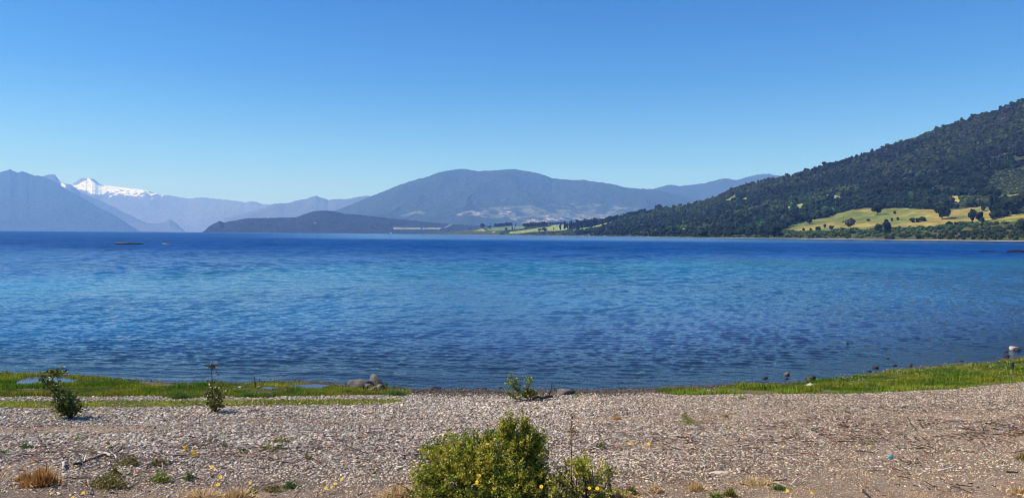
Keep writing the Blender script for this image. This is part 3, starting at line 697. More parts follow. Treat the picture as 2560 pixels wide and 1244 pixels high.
rock(917, 971, 26, 14, M_ROCK, 'rounded mottled boulder between the broad and the tall ones', G, 'boulder', 'boulder', 3, ang=0.1)
rock(928, 973, 32, 8, M_ROCK, 'low slanting slab below the tall tilted boulder', G, 'boulder', 'boulder', 4, ang=-0.35)
rock(948, 972, 32, 14, M_ROCK, 'rounded boulder at the right end of the pile', G, 'boulder', 'boulder', 5)
rock(869, 968, 22, 11, M_ROCK, 'small boulder at the left foot of the broad boulder', G, 'boulder', 'boulder', 6)
rock(930, 975, 14, 6, M_ROCK, 'smallest pale stone in front of the boulder pile', G, 'boulder', 'boulder', 7)
rock(865, 961, 14, 7, M_WETROCK, 'dark wet stone behind the left end of the boulder pile', None, seed=8)
rock(962, 961, 20, 6, M_WETROCK, 'dark wet rock in the water right of the boulder pile', None, seed=9, water=True)
rock(1411, 986, 44, 17, M_ROCK, 'low broad grey rock at the waterline right of the leaning shrub', None, seed=10)
rock(1430, 984, 20, 11, M_WETROCK, 'dark rock touching the right side of the low broad grey one', None, seed=11)
rock(1087, 972, 34, 8, M_WETROCK, 'flat dark wet rock in the wash right of the boulder pile', None, seed=12)
rock(1212, 972, 12, 8, M_WETROCK, 'small dark wet stone at the edge left of the leaning shrub', None, seed=13)
rock(1250, 969, 12, 6, M_WETROCK, 'small dark stone just in the water left of the leaning shrub', None, seed=14, water=True)
rock(2030, 953, 26, 17, M_WETROCK, 'large dark brown rock standing at the edge of the right grass', None, seed=15)
rock(2029, 964, 25, 9, M_PALE, 'smooth cream stone lying in the right hand grass', None, seed=16, cut=0.8)
rock(1969, 937, 17, 9, M_ROCK, 'rock with white top in the shallows left of the right grass', None, seed=17, water=True)
rock(1914, 945, 18, 6, M_WETROCK, 'low dark rock in shallows left of the white-topped rock', None, seed=18, water=True)
rock(1966, 947, 12, 5, M_WETROCK, 'low dark stone under the white-topped rock', None, seed=19, water=True)
rock(2191, 920, 20, 9, M_WETROCK, 'dark rock with a bright glint off the bend of the grass bank', None, seed=20, water=True)
rock(2174, 929, 14, 6, M_WETROCK, 'small dark stone between the glinting rock and the bank', None, seed=21, water=True)
rock(2238, 914, 14, 5, M_WETROCK, 'low dark stone right of the glinting rock', None, seed=22, water=True)
rock(2279, 915, 13, 8, M_WETROCK, 'round dark rock touching the bank right of the bend', None, seed=23, water=True)
rock(2221, 896, 12, 4, M_WETROCK, 'lone low rock further out above the glinting rock', None, seed=24, water=True)
rock(2120, 859, 7, 6, M_WETROCK, 'narrow dark rock tip alone far out in the shallows', None, seed=25, water=True)
rock(2403, 903, 22, 5, M_WETROCK, 'flat dark stones just off the right hand bank', None, seed=26, water=True)
rock(2518, 894, 22, 10, M_WETROCK, 'dark rock against the bank below the white rock', None, seed=27, water=True)
rock(2539, 876, 26, 13, M_PALE, 'white-faced rock standing in water near the right edge', None, seed=28, water=True)
rock(2551, 877, 24, 8, M_WETROCK, 'dark low rock right beside the white-faced rock', None, seed=29, water=True)
rock(2517, 880, 12, 5, M_WETROCK, 'small dark rock left of the white-faced rock', None, seed=30, water=True)
rock(2488, 891, 8, 4, M_WETROCK, 'tiny dark stone in water left of the dark bank rock', None, seed=31, water=True)
rock(648, 968, 14, 6, M_ROCK, 'small grey stone beside the small left puddle', None, seed=32)
rock(719, 969, 16, 8, M_ROCK, 'dark grey stone standing in the long thin puddle', None, seed=33)
rock(600, 968, 14, 5, M_PALE, 'pale stone lying in the left grass behind the upright sapling', None, seed=34)
rock(684, 986, 14, 5, M_WETROCK, 'dark stone at the lower edge of the left grass', None, seed=35)
rock(1752, 976, 26, 7, M_ROCK, 'flat grey stone in the thin start of the right grass', None, seed=36)
rock(1776, 982, 22, 6, M_ROCK, 'pale flat stone below the start of the right grass', None, seed=37)
rock(275, 1232, 16, 9, M_WETROCK, 'black angular stone at the bottom left among gravel', None, seed=38)
rock(370, 1228, 12, 7, M_WETROCK, 'small black stone right of the black angular one', None, seed=39)
rock(1897, 1160, 14, 9, M_PALE, 'white and dark stone on the gravel right of the big bush', None, seed=40)
rock(1800, 1182, 62, 6, M_PALE, 'long flat sandy stone slab on the gravel at lower right', None, seed=41, depth=0.18)
rock(315, 611, 74, 6, M_WETROCK, 'long low dark reef far out on the left of the lake', 'reefs in the lake', 'reef', 'reef', 42, water=True, depth=3)
rock(413, 612, 26, 5, M_ROCK, 'short reef with tan top right of the long reef', 'reefs in the lake', 'reef', 'reef', 43, water=True, depth=2)
rock(266, 611, 8, 2.5, M_WETROCK, 'tiny reef tip left of the long reef', 'reefs in the lake', 'reef', 'reef', 44, water=True, depth=1)
rock(350, 611, 18, 2.5, M_WETROCK, 'thin reef tip at the right end of the long reef', 'reefs in the lake', 'reef', 'reef', 45, water=True, depth=1)
rock(2475, 629, 50, 3, M_WETROCK, 'thin low reef near the right edge of the lake', 'reefs in the lake', 'reef', 'reef', 46, water=True, depth=2)
rock(2545, 631, 60, 7, M_WETROCK, 'thicker dark reef cut by the right edge of the picture', 'reefs in the lake', 'reef', 'reef', 47, water=True, depth=3)

# ------------------------------------------------------------------ leafy plants
def leaves(P, N, size, r_, narrow=0.55):
    """folded leaf blades: two triangles-ish quads each, at P pointing roughly along N"""
    n = len(P); N = N / (np.linalg.norm(N, axis=1, keepdims=True) + 1e-9)
    A = np.cross(N, r_.normal(size=(n, 3))); A /= np.linalg.norm(A, axis=1, keepdims=True) + 1e-9
    B = np.cross(N, A); s = np.asarray(size)[:, None]
    V = np.stack([P, P + N * s * .5 + A * s * narrow * .5 + B * s * 0.12, P + N * s, P + N * s * .5 - A * s * narrow * .5 + B * s * 0.12, P + N * s * .45 - B * s * .05], 1)
    i = (np.arange(n) * 5)[:, None]
    T = np.concatenate([i + np.array([[0, 1, 4]]), i + np.array([[1, 2, 4]]), i + np.array([[2, 3, 4]]), i + np.array([[3, 0, 4]])])
    return V.reshape(-1, 3), T

def path_plant(root, stems, r_, leaf, density, cols, name, lab, cat, mats=(M_LEAF, M_BARK), group=None, spread=0.05, start=0.25):
    """stems: list of polylines (local metres) with base radius; leaves set along them"""
    t = empty(name, root, lab, cat, group)
    LV, LT, off, LC = [], [], 0, []
    parts = []
    for pts, rad, dens in stems:
        pts = np.array(pts, float); m = 14; tt = np.linspace(0, 1, m); seg = np.linspace(0, len(pts) - 1, m)
        Pp = np.stack([np.interp(seg, np.arange(len(pts)), pts[:, k]) for k in range(3)], -1); Pp[1:-1] += r_.normal(size=(m - 2, 3)) * 0.006
        V, q, c = tube(Pp, np.linspace(rad, rad * 0.35, m), 6); parts.append((V, q, c))
        n = int(density * dens * np.linalg.norm(np.diff(Pp, axis=0), axis=1).sum())
        if n:
            u = r_.uniform(start, 1.0, n) * (m - 1); P = np.stack([np.interp(u, np.arange(m), Pp[:, k]) for k in range(3)], -1)
            N = r_.normal(size=(n, 3)); N[:, 2] = np.abs(N[:, 2]) * 0.6 + 0.1; P = P + N * spread * r_.random((n, 1))
            sz = leaf * r_.uniform(0.6, 1.3, n); V, T = leaves(P, N, sz, r_, 0.7)
            LV.append(V); LT.append(T + off); off += len(V)
            c_ = np.array(cols)[r_.integers(0, len(cols), n)] * np.exp(r_.normal(size=(n, 1)) * 0.2); LC.append(np.repeat(c_, 5, 0))
    V, Fq = join(parts); mk('stem', V, Fq, mats[1], parent=t, smoothed=True)
    mk('foliage', np.concatenate(LV), np.concatenate(LT), mats[0], np.concatenate(LC), parent=t)
    return t
def local(root, px, py, dy=0.0):
    """a photo pixel at the distance of the plant, in metres from its root"""
    s, e = ray(px, py); y = root[1] + dy; return (s * y - root[0], dy, CAMZ + e * y - root[2])
r_ = np.random.default_rng(5)
g1 = gpt(178, 1046)
L = lambda a, b, d=0.0: local(g1, a, b, d)
path_plant(g1, [([(0, 0, 0), L(160, 1010), L(140, 985), L(118, 962), L(104, 940)], 0.016, 1.0), ([L(160, 1010), L(130, 975, .05), L(110, 950, .08), L(128, 935, .06)], 0.010, 1.2),
                ([L(165, 1015), L(148, 990, -.05), L(146, 960, -.05), L(143, 930, -.03)], 0.008, .5), ([L(146, 945, -.04), L(136, 936), L(126, 930)], 0.005, 1.5), ([L(146, 940, -.04), L(143, 928)], 0.005, 2.5),
                ([(0, 0, 0), L(172, 1020, .05), L(164, 1000, .1), L(168, 982, .1)], 0.010, 2.6), ([(0, 0, 0), L(182, 1025, -.05), L(180, 1005, -.1), L(176, 990, -.1)], 0.010, 2.2),
                ([(0, 0, 0), L(165, 1030, -.1), L(150, 1015, -.12), L(140, 1005, -.1)], 0.010, 2.2), ([(0, 0, 0), L(192, 1032, .1), L(200, 1022, .12)], 0.008, 2.2),
                ([(0, 0, 0), L(160, 1036, .05), L(146, 1022, .05), L(148, 998, .1)], 0.008, 2.2), ([(0, 0, 0), L(178, 1030, 0), L(170, 1012, 0)], 0.008, 3.5)],
           r_, 0.065, 105, [(0.07, 0.11, 0.02), (0.04, 0.07, 0.016), (0.16, 0.19, 0.03), (0.26, 0.24, 0.05)], 'sapling', 'leafy sapling leaning left on the pebbles by the left puddle', 'sapling', spread=0.09, start=0.2)
g2 = gpt(537, 1030)
L = lambda a, b, d=0.0: local(g2, a, b, d)
path_plant(g2, [([(0, 0, 0), L(533, 1000), L(530, 970), L(531, 940)], 0.011, .35), ([(0, 0, 0), L(528, 1012, .05), L(522, 995, .05), L(520, 982, .05)], 0.008, 2.2), ([(0, 0, 0), L(546, 1012, -.05), L(550, 998, -.05), L(552, 990)], 0.008, 2.4),
                ([(0, 0, 0), L(538, 1010, -.06), L(540, 990, -.05), L(538, 974)], 0.008, 2.6), ([(0, 0, 0), L(534, 1010, .08), L(530, 990, .1), L(528, 978, .1)], 0.008, 2.2), ([(0, 0, 0), L(540, 1018), L(546, 1004, .06)], 0.006, 3.0)],
           r_, 0.055, 110, [(0.08, 0.12, 0.02), (0.18, 0.19, 0.03), (0.3, 0.24, 0.06), (0.06, 0.08, 0.015)], 'sapling', 'short bushy sapling on pebbles under a tall bare dead stalk', 'sapling', spread=0.08, start=0.15)
path_plant(g2 + np.array([-0.03, 0.05, 0]), [([(0, 0, 0), L(531, 970), L(530, 935), L(532, 912), L(535, 893)], 0.007, 0), ([L(530, 930), L(526, 918), L(524, 916)], 0.004, 3.5), ([L(530, 930), L(536, 918), L(541, 915)], 0.004, 3.5), ([L(531, 926), L(533, 916)], 0.004, 4)],
           r_, 0.030, 80, [(0.16, 0.12, 0.09), (0.10, 0.08, 0.05)], 'dry_stalk', 'tall bare brown stalk with a dried tuft near its top', 'stalk', (M_TWIG, M_BARK), spread=0.05, start=0.3)
g3 = gpt(1328, 1001)
L = lambda a, b, d=0.0: local(g3, a, b, d)
path_plant(g3, [([(0, 0, 0), L(1310, 990), L(1290, 972), L(1280, 955), L(1275, 938)], 0.014, 1.1), ([L(1300, 982), L(1283, 968), L(1268, 958)], 0.008, 1.3), ([L(1300, 982), L(1295, 962), L(1289, 942)], 0.008, 1.0), ([(0, 0, 0), L(1318, 975), L(1326, 955), L(1328, 945)], 0.009, .8),
                ([L(1318, 980), L(1316, 960), L(1313, 940)], 0.007, .6), ([(0, 0, 0), L(1325, 985, .05), L(1322, 972, .05)], 0.009, 3.2), ([(0, 0, 0), L(1312, 992, -.05), L(1306, 978, -.05)], 0.008, 3.0), ([(0, 0, 0), L(1300, 998, -.1), L(1278, 990, -.1), L(1268, 980, -.1)], 0.008, 1.5),
                ([(0, 0, 0), L(1332, 990), L(1336, 982)], 0.007, 3)],
           r_, 0.045, 160, [(0.18, 0.26, 0.04), (0.28, 0.32, 0.045), (0.12, 0.17, 0.03), (0.36, 0.32, 0.06)], 'shrub', 'small leaning shrub at the middle of the waterline', 'shrub', spread=0.05, start=0.35)
A = gpt(1332, 1001); pts = [np.array([0, 0, .04])] + [gpt(*p) - A + np.array([0, 0, z]) for p, z in (((1345, 998), .06), ((1358, 1000), .05), ((1372, 998), .07), ((1382, 997), .05))]
V, q, t = tube(pts, [0.02, 0.03, 0.028, 0.035, 0.02], 8); V2, q2, t2 = tube([pts[3], pts[3] + [0.06, 0, .2], pts[3] + [0.05, .02, .32], pts[3] + [.16, 0, .1]], [0.012, 0.012, .008, .006], 6)
Vj, Fj = join([(V, q, t), (V2, q2, t2)]); o = mk('driftwood_branch', Vj, Fj, M_DARKWOOD, smoothed=True); o.location = A
tag(o, 'dark forked driftwood branch lying right of the leaning shrub', 'branch')
A = gpt(638, 969); V, q, t = tube([(0, 0, -.02), (0.0, 0, .12), (-0.02, 0, .26)], [.012, .011, .009], 6); o = mk('stake', V, [q, t], M_DARKWOOD); o.location = A; tag(o, 'thin dark stake standing in the left grass beside the puddles', 'stake')
A = gpt(2529, 922); V, q, t = tube([(0, 0, -.03), (0.0, 0, .1), (0.01, 0, .19)], [.05, .048, .045], 8); o = mk('wooden_post', V, [q, t], M_DARKWOOD); o.location = A; tag(o, 'short dark wooden post stump in the right hand grass', 'post')

# the big bush at the bottom of the picture
def bush(name, lab, base_px, lobes, n, leafs, cols, seed, stems, yoff=0.0, depth=0.5, group=None):
    r_ = np.random.default_rng(seed); root = gpt(*base_px); root = root + np.array([0, yoff, 0]); root[2] = float(ground_h(root[0], root[1]))
    t = empty(name, root, lab, 'bush', group)
    k = root[1] / F; wsum = np.array([l[2] * l[3] * l[4] for l in lobes]); P, N, C = [], [], []
    for (cx, cy, rx, ry, dens, dz), nn in zip(lobes, (n * wsum / wsum.sum()).astype(int)):
        c0 = np.array(local(root, cx, cy, dz)); R_ = np.array([rx * k, min(rx * k, depth) * 0.9, ry * k])
        tw = max(6, nn // 26);                                    # sprigs: a short shoot carrying two dozen small leaves
        d = r_.normal(size=(tw, 3)); d /= np.linalg.norm(d, axis=1, keepdims=True)
        rad = r_.random(tw) ** 0.45 * (0.72 + 0.62 * r_.random(tw))
        tips = c0 + d * rad[:, None] * R_; dr = d * R_; dr /= np.linalg.norm(dr, axis=1, keepdims=True); dr = dr * 0.7 + np.array([0, 0, .75]) + r_.normal(size=(tw, 3)) * .3
        dr /= np.linalg.norm(dr, axis=1, keepdims=True); ln = r_.uniform(0.07, 0.17, tw)
        tc = r_.integers(0, len(cols), tw)
        idx = np.repeat(np.arange(tw), 26); u = r_.random(len(idx))
        p = tips[idx] - dr[idx] * (ln[idx] * (1 - u))[:, None] + r_.normal(size=(len(idx), 3)) * 0.012
        P.append(p); N.append(dr[idx] * .4 + r_.normal(size=p.shape)); cc = np.array(cols)[tc][idx] * np.exp(r_.normal(size=(len(idx), 1)) * .18); C.append(cc)
    P = np.concatenate(P); N = np.concatenate(N); C = np.concatenate(C)
    ok = P[:, 2] > 0.01; P, N, C = P[ok], N[ok], C[ok]
    V, T = leaves(P, N, leafs * r_.uniform(.6, 1.3, len(P)), r_, .75)
    mk('foliage', V, T, M_LEAF, np.repeat(C, 5, 0), parent=t)
    parts = []
    for _ in range(stems):
        l = lobes[r_.integers(0, len(lobes))]; c0 = np.array(local(root, l[0] + r_.normal() * l[2] * .5, l[1] + r_.normal() * l[3] * .4, l[5]))
        st = np.array([c0[0] * .45 + r_.normal() * .08, r_.normal() * .12, -.02]); m = (st + c0) / 2 + np.array([r_.normal() * .04, 0, -.04]); V, q, c = tube([st, m, c0], [.008, .006, .003], 5); parts.append((V, q, c))
    V, Fq = join(parts); mk('stem', V, Fq, M_BARK, parent=t)
    return t
OL = [(0.29, 0.32, 0.025), (0.42, 0.39, 0.035), (0.17, 0.22, 0.02), (0.50, 0.42, 0.06), (0.12, 0.17, 0.02)]
bush('bush', 'big olive-green bush at the bottom centre of the beach', (1215, 1246),
     [(1175, 1128, 115, 42, 1.0, 0.0), (1092, 1122, 48, 26, .8, 0.1), (1270, 1062, 28, 34, 1.3, 0.05), (1312, 1056, 20, 32, .7, .1), (1300, 1105, 65, 45, 1.1, 0.1), (1345, 1095, 32, 30, .5, 0.15), (1080, 1178, 60, 26, 1.1, -0.1),
      (1180, 1165, 110, 45, 1.0, -0.1), (1335, 1150, 45, 58, .8, 0.1), (1350, 1205, 42, 40, .6, .05), (1270, 1195, 110, 50, .9, -.15), (1060, 1215, 70, 25, .35, -.2), (1180, 1225, 150, 32, .45, -.2), (1215, 1085, 50, 20, .5, .1), (1150, 1092, 60, 16, .3, .1)],
     50000, 0.023, OL, 21, 70)
bush('bush', 'thin yellow-green bush right of the big bush', (1470, 1246), [(1455, 1165, 32, 26, .9, 0.0), (1485, 1190, 45, 30, .6, 0.1), (1440, 1150, 40, 30, .35, 0.1), (1520, 1165, 24, 30, .35, .2), (1410, 1190, 40, 40, .45, 0.0), (1500, 1225, 70, 26, .5, 0), (1420, 1228, 60, 24, .5, -.1)],
     4000, 0.026, OL[:2] + [(0.5, 0.44, .08)], 22, 22)
A = gpt(1431, 1246); V, q, t = tube([(0, 0, 0), (-.01, 0, .3), (-.015, .02, .62), (-.02, .02, .86)], [.006, .0055, .004, .003], 6); tt = empty('dry_stalk', A, 'tall brown dock stalk in front of the thin bush', 'stalk')
mk('stem', V, [q, t], M_TWIG, np.tile([.22, .12, .06], (len(V), 1)), parent=tt, smoothed=True)
P = np.array([(-.015, .02, z) for z in np.linspace(.45, .9, 60)]) + r_.normal(size=(60, 3)) * .012; V, T = leaves(P, r_.normal(size=(60, 3)), np.full(60, .03), r_)
mk('seed_head', V, T, M_TWIG, np.tile([.20, .11, .05], (len(V), 1)), parent=tt)

# ------------------------------------------------------------------ tufts and weeds, each one by itself
def tuft(px, py, w, h, n, cols, lab, leafy=False, seed=0, cat='weed', name='weed'):
    A = gpt(px, py); k = A[1] / F; W, H_ = w * k, h * k; r_ = np.random.default_rng(500 + seed)
    if leafy:
        p = r_.normal(size=(n, 3)) * np.array([W * .27, W * .22, 0]); p[:, 2] = np.abs(r_.normal(size=n)) * H_ * .45 * np.exp(-(p[:, 0] / (W * .4)) ** 2) + .01
        V, T = leaves(p, r_.normal(size=(n, 3)) + [0, 0, .5], r_.uniform(.018, .038, n), r_, .6); C = np.repeat(np.array(cols)[r_.integers(0, len(cols), n)] * np.exp(r_.normal(size=(n, 1)) * .2), 5, 0)
        o = mk(name, V, T, M_LEAF, C)
    else:
        b = r_.normal(size=(n, 2)) * W * np.array([.24, .16]); a = r_.random(n) * 6.28; rr = r_.random(n) * W * .34; h = H_ * r_.uniform(.25, 1.05, n) ** 1.2 * np.exp(-(b[:, 0] / (W * .36)) ** 2) * (1 - .35 * rr / (W * .42))
        B = np.stack([b[:, 0], b[:, 1], 0 * a], -1); tip = B + np.stack([np.cos(a) * rr, np.sin(a) * rr, h], -1); wv = np.stack([-np.sin(a), np.cos(a), 0 * a], -1) * r_.uniform(.0025, .006, n)[:, None]
        m = B + (tip - B) * .5 + np.array([0, 0, 1]) * (h * .12)[:, None]
        V = np.stack([B - wv, B + wv, m + wv, m - wv, tip], 1).reshape(-1, 3); i = (np.arange(n) * 5)[:, None]; C = np.repeat(np.array(cols)[r_.integers(0, len(cols), n)] * np.exp(r_.normal(size=(n, 1)) * .25), 5, 0)
        o = mk(name, V, [i + np.array([[0, 1, 2, 3]]), i + np.array([[3, 2, 4]])], M_GRASS, C)
    o.location = A; return tag(o, lab, cat, 'weeds and tufts on the beach')
YG = [(.22, .26, .03), (.30, .30, .05), (.13, .18, .03)]; GR = [(.07, .13, .025), (.11, .17, .03)]; OR = [(.42, .22, .06), (.52, .30, .10), (.30, .15, .05)]; OB = [(.20, .19, .04), (.14, .13, .03), (.30, .22, .07)]; ST = [(.55, .40, .20), (.45, .30, .14)]
TUFTS = [(196, 1100, 18, 18, 90, YG, 'small bright green weed below the leaning sapling', 1), (270, 1112, 12, 20, 60, OB, 'narrow brownish weed standing upright left of centre beach', 0), (279, 1123, 16, 10, 60, GR, 'small dark green weed below the narrow brownish one', 1),
         (8, 1136, 44, 16, 160, GR, 'green weed at the left edge of the picture', 0), (68, 1122, 30, 10, 100, GR, 'low green weed near the left edge', 1), (230, 1134, 26, 10, 80, YG, 'flat green weed above the long dark stick', 0),
         (320, 1162, 46, 26, 360, OB, 'bushy olive weed right of the long dark stick', 1), (396, 1162, 36, 18, 240, OB, 'olive weed patch left of the thin pale sticks', 1), (400, 1204, 46, 24, 420, YG, 'bright yellow-green cushion weed in the lower left', 1),
         (268, 1214, 96, 26, 900, OB, 'wide sprawling olive weed at lower left', 1), (286, 1190, 22, 26, 200, OB, 'olive weed rising above the wide sprawling one', 1), (472, 1200, 22, 20, 120, GR, 'dark green weed below the yellow flower spikes', 1), (102, 1216, 92, 62, 900, OR, 'large orange-brown dry grass tuft at lower left', 0),
         (60, 1200, 50, 24, 260, OR, 'low orange dry grass left of the large orange tuft', 0), (608, 1131, 14, 12, 60, GR, 'small green weed above the dandelion heads', 1), (562, 1118, 12, 8, 50, GR, 'tiny green weed right of the yellow spikes', 1),
         (524, 1102, 10, 7, 40, YG, 'tiny yellow-green weed above the yellow spikes', 1), (700, 1106, 54, 13, 260, OB, 'flat olive moss patch left of the big bush', 1), (664, 1124, 30, 11, 140, YG, 'left one of two low green weeds above the dry strip', 1),
         (694, 1124, 26, 11, 130, GR, 'right one of two low green weeds above the dry strip', 1), (769, 1148, 24, 24, 60, YG, 'spiky bright green rosette left of the big bush', 0), (936, 1184, 16, 13, 60, YG, 'little green rosette left of the foot of the big bush', 0),
         (728, 1220, 34, 14, 200, GR, 'green leafy weed near the bottom edge', 1), (684, 1228, 50, 12, 200, OB, 'olive weed patch at the bottom left of the green leafy one', 1), (632, 1232, 20, 12, 90, YG, 'small yellow-green weed at the bottom edge', 1),
         (590, 1244, 90, 30, 500, ST, 'straw-coloured dry grass at the bottom left of centre', 0), (500, 1244, 110, 22, 420, ST, 'pale dry grass patch on the bottom edge', 0),
         (1722, 1058, 46, 14, 260, YG, 'low green two-lobed weed on the gravel right of centre', 1), (1713, 1044, 20, 20, 120, OB, 'narrow lobe of olive weed above the two-lobed one', 1), (1812, 1042, 34, 11, 110, OB, 'thin spreading weed right of the two-lobed one', 0),
         (1502, 1122, 30, 16, 200, GR, 'round green weed right of the big bush', 1), (1540, 1047, 34, 9, 160, OR, 'flat orange dry tuft above the round green weed', 0), (1443, 1046, 18, 7, 60, OR, 'tiny orange dry tuft left of the flat orange one', 0),
         (1434, 1082, 20, 10, 90, OB, 'small straw weed above the brown stalk', 1), (1950, 1224, 52, 20, 150, GR, 'star-shaped green weed at lower right', 0), (1858, 997, 26, 9, 120, YG, 'yellow-green tuft below the right hand grass', 0),
         (1440, 992, 14, 12, 60, YG, 'yellow-green weed beside the low grey rock', 1), (1303, 1030, 12, 14, 50, YG, 'yellow-green sprig between shrub and big bush', 1), (1340, 1022, 12, 9, 40, YG, 'upper small sprig between shrub and big bush', 1),
         (2168, 1110, 50, 8, 150, OB, 'dark olive flat tuft above the blue scrap', 0), (1580, 1236, 46, 30, 260, OB, 'olive stalky weed right of the thin bush', 0), (1640, 1230, 46, 26, 240, ST, 'pale dry grass clump at the lower right of the bushes', 0),
         (1740, 1224, 60, 28, 240, ST, 'taller pale dry grass clump at lower right', 0), (1826, 1240, 40, 30, 220, OB, 'olive upright weed at the bottom edge right of centre', 0), (1790, 1244, 34, 14, 140, YG, 'green low weed at the bottom edge right of centre', 1),
         (1900, 1210, 120, 16, 300, ST, 'wide thin dry grass at lower right', 0), (2556, 1236, 70, 22, 300, ST, 'yellow dry grass in the lower right corner', 0), (2553, 1150, 24, 30, 90, OB, 'yellowish weed at the right edge', 0), (2545, 1086, 40, 14, 120, OR, 'orange weed at the right edge by the dark branch', 0),
         (1000, 1240, 110, 34, 700, ST, 'dry brown grass at the left foot of the big bush', 0), (1120, 1246, 120, 34, 800, OB, 'olive-brown grass under the left half of the big bush', 0), (1550, 1243, 90, 28, 420, ST, 'pale grass under the thin bush', 0),
         (620, 990, 34, 14, 400, GR, 'taller dark green grass clump in the left grass band', 0), (452, 994, 50, 20, 700, GR, 'dark green grass mound left of the upright sapling', 0), (990, 986, 60, 16, 900, GR, 'bright green tip of grass by the boulders', 0)]
for i, (a, b, w, h, n, cs, lab, lf) in enumerate(TUFTS): tuft(a, b, w, h, n, cs, lab, bool(lf), i, 'weed' if cs not in (OR, ST) else 'dry grass', 'weed' if cs not in (OR, ST) else 'dry_tuft')

# yellow flowers
pet = []
for k in range(12):
    a = 2 * math.pi * k / 12; d = np.array([math.cos(a), math.sin(a), 0.15]); s = np.array([-math.sin(a), math.cos(a), 0]); pet.append((np.array([d * .1, d * .7 + s * .2, d * 1.0 + [0, 0, .1], d * .7 - s * .2]), np.array([[0, 1, 2, 3]]), None))
HV, HF = join(pet + [(ICO1[0] * [.35, .35, .25] + [0, 0, .12], None, ICO1[1])])
FL = [((530, 1167), 10, 'lone yellow dandelion on stones left of the bottom pair'), ((551, 1192), 11, 'upper yellow dandelion of the pair at lower left'), ((545, 1210), 11, 'lower yellow dandelion of the pair at lower left'), ((208, 1231), 10, 'yellow dandelion above the wide sprawling weed on the bottom left'),
      ((182, 1242), 9, 'yellow dandelion at the bottom left edge'), ((128, 1232), 8, 'small yellow dandelion below the large orange tuft'), ((815, 1219), 10, 'leftmost dandelion of the three left of the big bush'), ((838, 1208), 9, 'upper dandelion of the three left of the big bush'),
      ((829, 1216), 7, 'smallest dandelion of the three left of the big bush'), ((854, 1197), 9, 'dandelion on a reddish clump left of the big bush'), ((625, 1207), 8, 'yellow dandelion near the bottom between two green weeds'), ((1573, 1108), 9, 'yellow dandelion right of the round green weed'),
      ((1621, 1109), 10, 'yellow dandelion on dark debris right of centre'), ((1968, 1225), 10, 'yellow dandelion beside the star-shaped green weed'), ((2029, 1231), 9, 'yellow dandelion right of the star-shaped green weed')]
BF = [((1197, 1188), 11, 'upper of the two leftmost yellow flowers on the big bush'), ((1192, 1204), 11, 'lower of the two leftmost yellow flowers on the big bush'), ((1236, 1219), 12, 'left flower of the yellow trio low on the big bush'), ((1255, 1221), 10, 'right flower of the yellow trio low on the big bush'),
      ((1245, 1226), 9, 'lowest flower of the yellow trio on the big bush'), ((1353, 1215), 11, 'lone yellow flower in the dark right part of the big bush'), ((1375, 1240), 12, 'yellow flower at the bottom edge right of the big bush'), ((1473, 1219), 10, 'left yellow flower below the thin bush'),
      ((1493, 1220), 12, 'right yellow flower below the thin bush')]
def flower(head, root, w, lab, grp):
    t = empty('dandelion', root, lab, 'flower', grp); d = np.array(head) - np.array(root)
    V, q, c = tube([(0, 0, 0), d * .5 + [.004, 0, 0], d], [.0022, .002, .0018], 5); mk('stem', V, [q, c], M_STEM, parent=t)
    tl = Matrix.Rotation(0.7, 3, 'X'); hv = HV * w @ np.array(tl).T + d; mk('flower_head', hv, HF, M_YEL, parent=t)
for (a, b), w, lab in FL:
    g = gpt(a, b + 10); s, e = ray(a, b); flower((s * g[1], g[1], CAMZ + e * g[1]), g, w / 2 * g[1] / F, lab, 'dandelions on the beach')
for (a, b), w, lab in BF:
    s, e = ray(a, b); y = 7.35; x = s * y; root = np.array([x, y + .05, float(ground_h(x, y + .05))]); flower((x, y, CAMZ + e * y), root, w / 2 * y / F, lab, 'yellow flowers by the bushes')
for (a, b), h, lab in (((463, 1132), 20, 'left yellow flower spike on the pebbles'), ((485, 1142), 17, 'right yellow flower spike on the pebbles')):
    g = gpt(a, b); k = g[1] / F; t = empty('flower_spike', g, lab, 'flower', 'yellow flower spikes')
    V, q, c = tube([(0, 0, 0), (0, 0, h * k)], [.003, .002], 5); mk('stem', V, [q, c], M_STEM, parent=t)
    n = 40; P = r_.normal(size=(n, 3)) * [.018, .018, 0]; P[:, 2] = r_.uniform(.25, 1.05, n) * h * k; V, Fc = stamp(ICO1, P, np.full((n, 3), .008), rand_rots(n, r_)); mk('blossom', V, Fc, M_YEL, parent=t)
A = gpt(2227, 1147); r2 = np.random.default_rng(3); V = ICO2[0] * [.035, .02, .018] * (1 + .35 * r2.normal(size=(len(ICO2[0]), 1)).clip(-1, 1)); o = mk('plastic_scrap', V, ICO2[1], M_BLUE); o.location = A + np.array([0, 0, .03]); tag(o, 'crumpled bright blue scrap on the gravel at right', 'litter')

